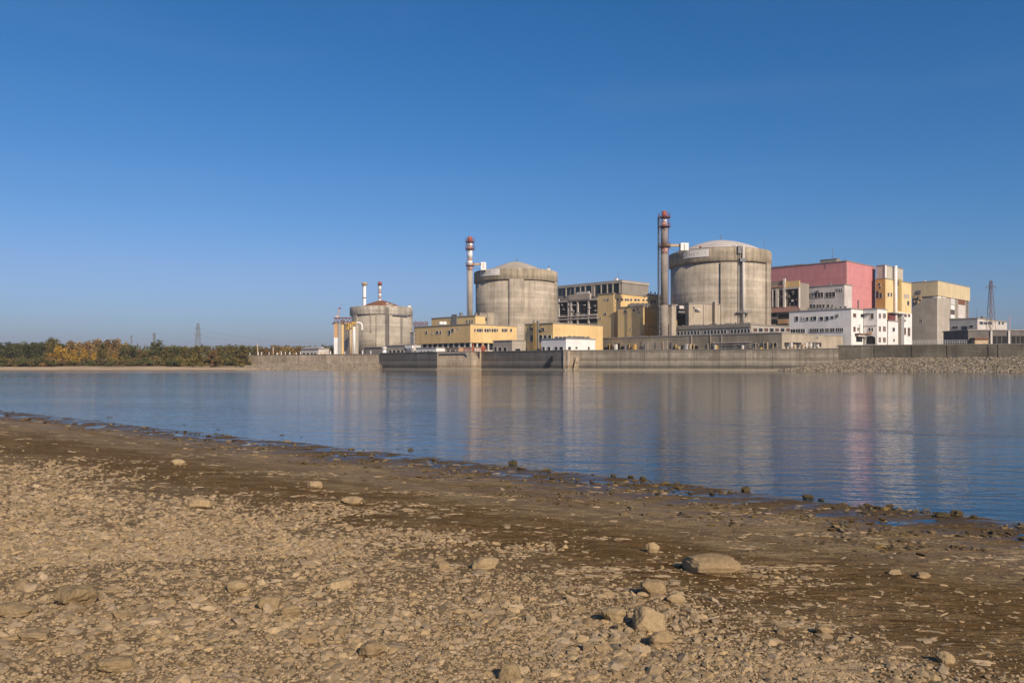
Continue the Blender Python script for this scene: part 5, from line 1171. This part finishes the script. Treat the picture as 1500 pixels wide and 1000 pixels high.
M['rockd'] = bmat('dark_wet_rock', (.055, .04, .02), (.1, .075, .035), (.05, .04, .02))
ROCKS = [
 ('small pale rounded boulder on mud, farthest up the beach', 262, 682, 22, 9, 'rockp', 1), ('pale oval boulder lying where the dry shingle meets the mud', 293, 745, 39, 17, 'rockp', 2), ('pale egg shaped boulder on the mud, right of the pale oval one', 461, 715, 24, 10, 'rockp', 3),
 ('flat pale slab stone near the mud edge beside a smaller one', 516, 738, 33, 10, 'rockp', 4), ('angular brown boulder alone on the shingle, widest near the lower left', 110, 888, 61, 28, 'rockb', 5), ('low flat brown boulder cut by the left edge of the photo', 24, 904, 62, 18, 'rockb', 6), ('flat brown stone sunk in shingle just below the one cut by the left edge', 50, 940, 48, 14, 'rockb', 7),
 ('grey brown boulder beside the bare silt patch at the bottom', 171, 986, 58, 22, 'rockb', 8), ('pale brown rounded stone, uppermost of the three stones in the middle of the shingle', 347, 869, 34, 17, 'rockp', 9), ('flat brown stone, middle of the three stones in the middle of the shingle', 396, 892, 36, 19, 'rockb', 10), ('round brown stone, lowest of the three stones in the middle of the shingle', 424, 903, 33, 18, 'rockb', 11),
 ('small pale stone next to the two lobed boulder at the shingle edge', 647, 834, 27, 11, 'rockp', 12), ('pale two lobed boulder at the edge between shingle and mud', 709, 834, 45, 20, 'rockp', 13), ('small upright round stone alone on the mud with its shadow to the left', 955, 809, 22, 15, 'rockp', 14), ('largest smooth oblong boulder lying on the mud', 1042, 841, 82, 24, 'rockp', 15),
 ('grey brown boulder between mud and shingle above the biggest jagged rock', 956, 872, 41, 22, 'rockb', 16), ('low pale stone touching the right side of a grey brown boulder', 989, 884, 30, 14, 'rockp', 17), ('biggest jagged boulder with a dark hollow in the shingle', 948, 926, 56, 36, 'rockp', 18), ('small pointed stone on bare mud with a long shadow', 1206, 931, 24, 15, 'rockp', 19), ('small pointed stone near the lower right corner with shingle around it', 1385, 972, 28, 17, 'rockp', 20),
 ('flat topped brown stone in the lower middle shingle', 545, 963, 44, 21, 'rockb', 21), ('dark brown rounded stone cut by the bottom edge', 748, 996, 38, 24, 'rockb', 22), ('pale flat stone in the shingle left of the small stone by the two lobed boulder', 497, 862, 40, 13, 'rockp', 23), ('tilted flat pale stone half buried in the wet silt at right', 1351, 848, 22, 9, 'rockp', 24), ('low pale stone sitting among puddles in the wet silt', 1310, 842, 22, 7, 'rockp', 25), ('pale slab in the rubble beside the biggest jagged boulder', 900, 912, 40, 22, 'rockp', 26), ('pale lumpy stone right below the biggest jagged boulder', 968, 948, 38, 20, 'rockp', 27)]
for i, (lb_, px, py, w, h, m, sd) in enumerate(ROCKS): rock(lb_, px, py, w, h, m, 0, sd, .07 if sd == 15 else .16 if m != 'rockb' else .2, chop=2 if sd in (1, 2, 3, 15, 9, 14) else 9, yel=.75)
DK = [(160, 613.5, 12, 3), (270, 625, 9, 3.5), (293, 627.5, 8, 3), (320, 631.5, 9, 3.5), (412, 640.5, 10, 4), (443, 643, 12, 4), (601, 661.5, 11, 5), (583, 660, 7, 3), (751, 681, 15, 7), (899, 698, 9, 4), (924, 700.5, 10, 4.5), (942, 703.5, 11, 6), (1093, 721, 14, 9), (1185, 731, 19, 7), (1203, 734, 9, 4), (1270, 741, 11, 4), (1303, 744.5, 13, 6.5), (1380, 757.5, 24, 6), (1402, 756.5, 23, 9), (1427, 758.5, 13, 5), (1445, 744, 4, 5)]
import bisect
for i, (px, py, w, h) in enumerate(DK):
    o = ordn[i] if i < len(ordn) else ('fifteenth sixteenth seventeenth eighteenth nineteenth twentieth last'.split())[i-len(ordn)]
    rock('small dark wet rock at the water line, %s from the left along the shore' % o, px, py, w, h, 'rockd', 0, 60+i, .25, 9, 'shore_rock', 'dark rocks along the water line', .7)

if HAZE:
    hm = bpy.data.materials.new('haze_air'); hm.use_nodes = True; hn = hm.node_tree; hn.nodes.clear()  # haze_box
    ho = hn.nodes.new('ShaderNodeOutputMaterial'); hv = hn.nodes.new('ShaderNodeVolumePrincipled'); hn.links.new(hv.outputs[0], ho.inputs['Volume'])
    hv.inputs['Color'].default_value = (.72, .78, .88, 1); hv.inputs['Density'].default_value = HAZE
    M['haze'] = hm; E_ = GE+60
    hz = MB().box(-E_, E_, -460, E_, -4.2, 78).build('haze', 'haze'); tag(hz, kind='stuff')
# ================================================================== LIGHT, SKY, CAMERA
EL, AZ = math.radians(SUN_EL), math.radians(SUN_AZ)         # azimuth measured from behind the camera to the right
sd = Vector((math.sin(AZ)*math.cos(EL), -math.cos(AZ)*math.cos(EL), math.sin(EL)))
ld = bpy.data.lights.new('sun', 'SUN'); ld.energy = SUN_E; ld.angle = math.radians(.55); ld.color = (1.0, .86, .67)
so = bpy.data.objects.new('sun', ld); COL.objects.link(so); so.rotation_euler = (-sd).to_track_quat('-Z', 'Y').to_euler()
w = bpy.data.worlds.new('World'); SC.world = w; w.use_nodes = True; nt = w.node_tree; nt.nodes.clear()
out = nt.nodes.new('ShaderNodeOutputWorld'); bg = nt.nodes.new('ShaderNodeBackground'); nt.links.new(bg.outputs[0], out.inputs[0])
sky = nt.nodes.new('ShaderNodeTexSky'); sky.sky_type = 'NISHITA'; sky.sun_disc = False; sky.sun_elevation = EL
sky.sun_rotation = math.atan2(sd.x, sd.y); sky.altitude = SKY['alt']; sky.air_density = SKY['air']; sky.dust_density = SKY['dust']; sky.ozone_density = SKY['ozone']
src = sky.outputs[0]
sp = nt.nodes.new('ShaderNodeSeparateColor'); nt.links.new(src, sp.inputs[0]); cb = nt.nodes.new('ShaderNodeCombineColor')
def wm(op, p, q):
    m_ = nt.nodes.new('ShaderNodeMath'); m_.operation = op
    for i_, v_ in enumerate((p, q)):
        if isinstance(v_, (int, float)): m_.inputs[i_].default_value = v_
        else: nt.links.new(v_, m_.inputs[i_])
    return m_.outputs[0]
nt.links.new(wm('MULTIPLY', wm('MULTIPLY', sp.outputs[0], .86), wm('MINIMUM', sp.outputs[0], 1.7)), cb.inputs[0])      # deeper autumn blue overhead
nt.links.new(wm('MULTIPLY', sp.outputs[1], wm('MINIMUM', wm('POWER', sp.outputs[1], .15), 1.2)), cb.inputs[1])
nt.links.new(wm('MULTIPLY', sp.outputs[2], 1.16), cb.inputs[2]); src = cb.outputs[0]
wt = nt.nodes.new('ShaderNodeTexCoord'); wp = nt.nodes.new('ShaderNodeMapping'); nt.links.new(wt.outputs['Generated'], wp.inputs[0]); wp.inputs['Scale'].default_value = (1.5, 1.5, 9)
wn = nt.nodes.new('ShaderNodeTexNoise'); nt.links.new(wp.outputs[0], wn.inputs[0]); wn.inputs['Scale'].default_value = 1.4; wn.inputs['Detail'].default_value = 5; wn.inputs['Distortion'].default_value = .6
wr = nt.nodes.new('ShaderNodeMapRange'); nt.links.new(wn.outputs['Fac'], wr.inputs[0]); wr.inputs[1].default_value = .5; wr.inputs[2].default_value = .8; wr.inputs[4].default_value = .05
wx = nt.nodes.new('ShaderNodeMix'); wx.data_type = 'RGBA'; nt.links.new(wr.outputs[0], wx.inputs[0]); nt.links.new(src, wx.inputs[6]); wx.inputs[7].default_value = (4.2, 5.0, 6.2, 1); src = wx.outputs[2]   # faint high cirrus
nt.links.new(src, bg.inputs[0]); bg.inputs[1].default_value = SKY['str']
cd = bpy.data.cameras.new('camera'); cd.lens = 28; cd.sensor_width = 36; cd.shift_y = (HY-500)/1500; cd.clip_start = .1; cd.clip_end = 20000
co = bpy.data.objects.new('camera', cd); COL.objects.link(co); co.location = (0, 0, H); co.rotation_euler = (math.pi/2, 0, 0); SC.camera = co
SC.view_settings.view_transform = 'Standard'; SC.view_settings.look = 'None'; SC.view_settings.exposure = EXPO; SC.view_settings.gamma = 1
SC.cycles.use_denoising = True
SC.cycles.max_bounces = 5; SC.cycles.diffuse_bounces = 2; SC.cycles.glossy_bounces = 3
SC.cycles.caustics_reflective = False; SC.cycles.caustics_refractive = False
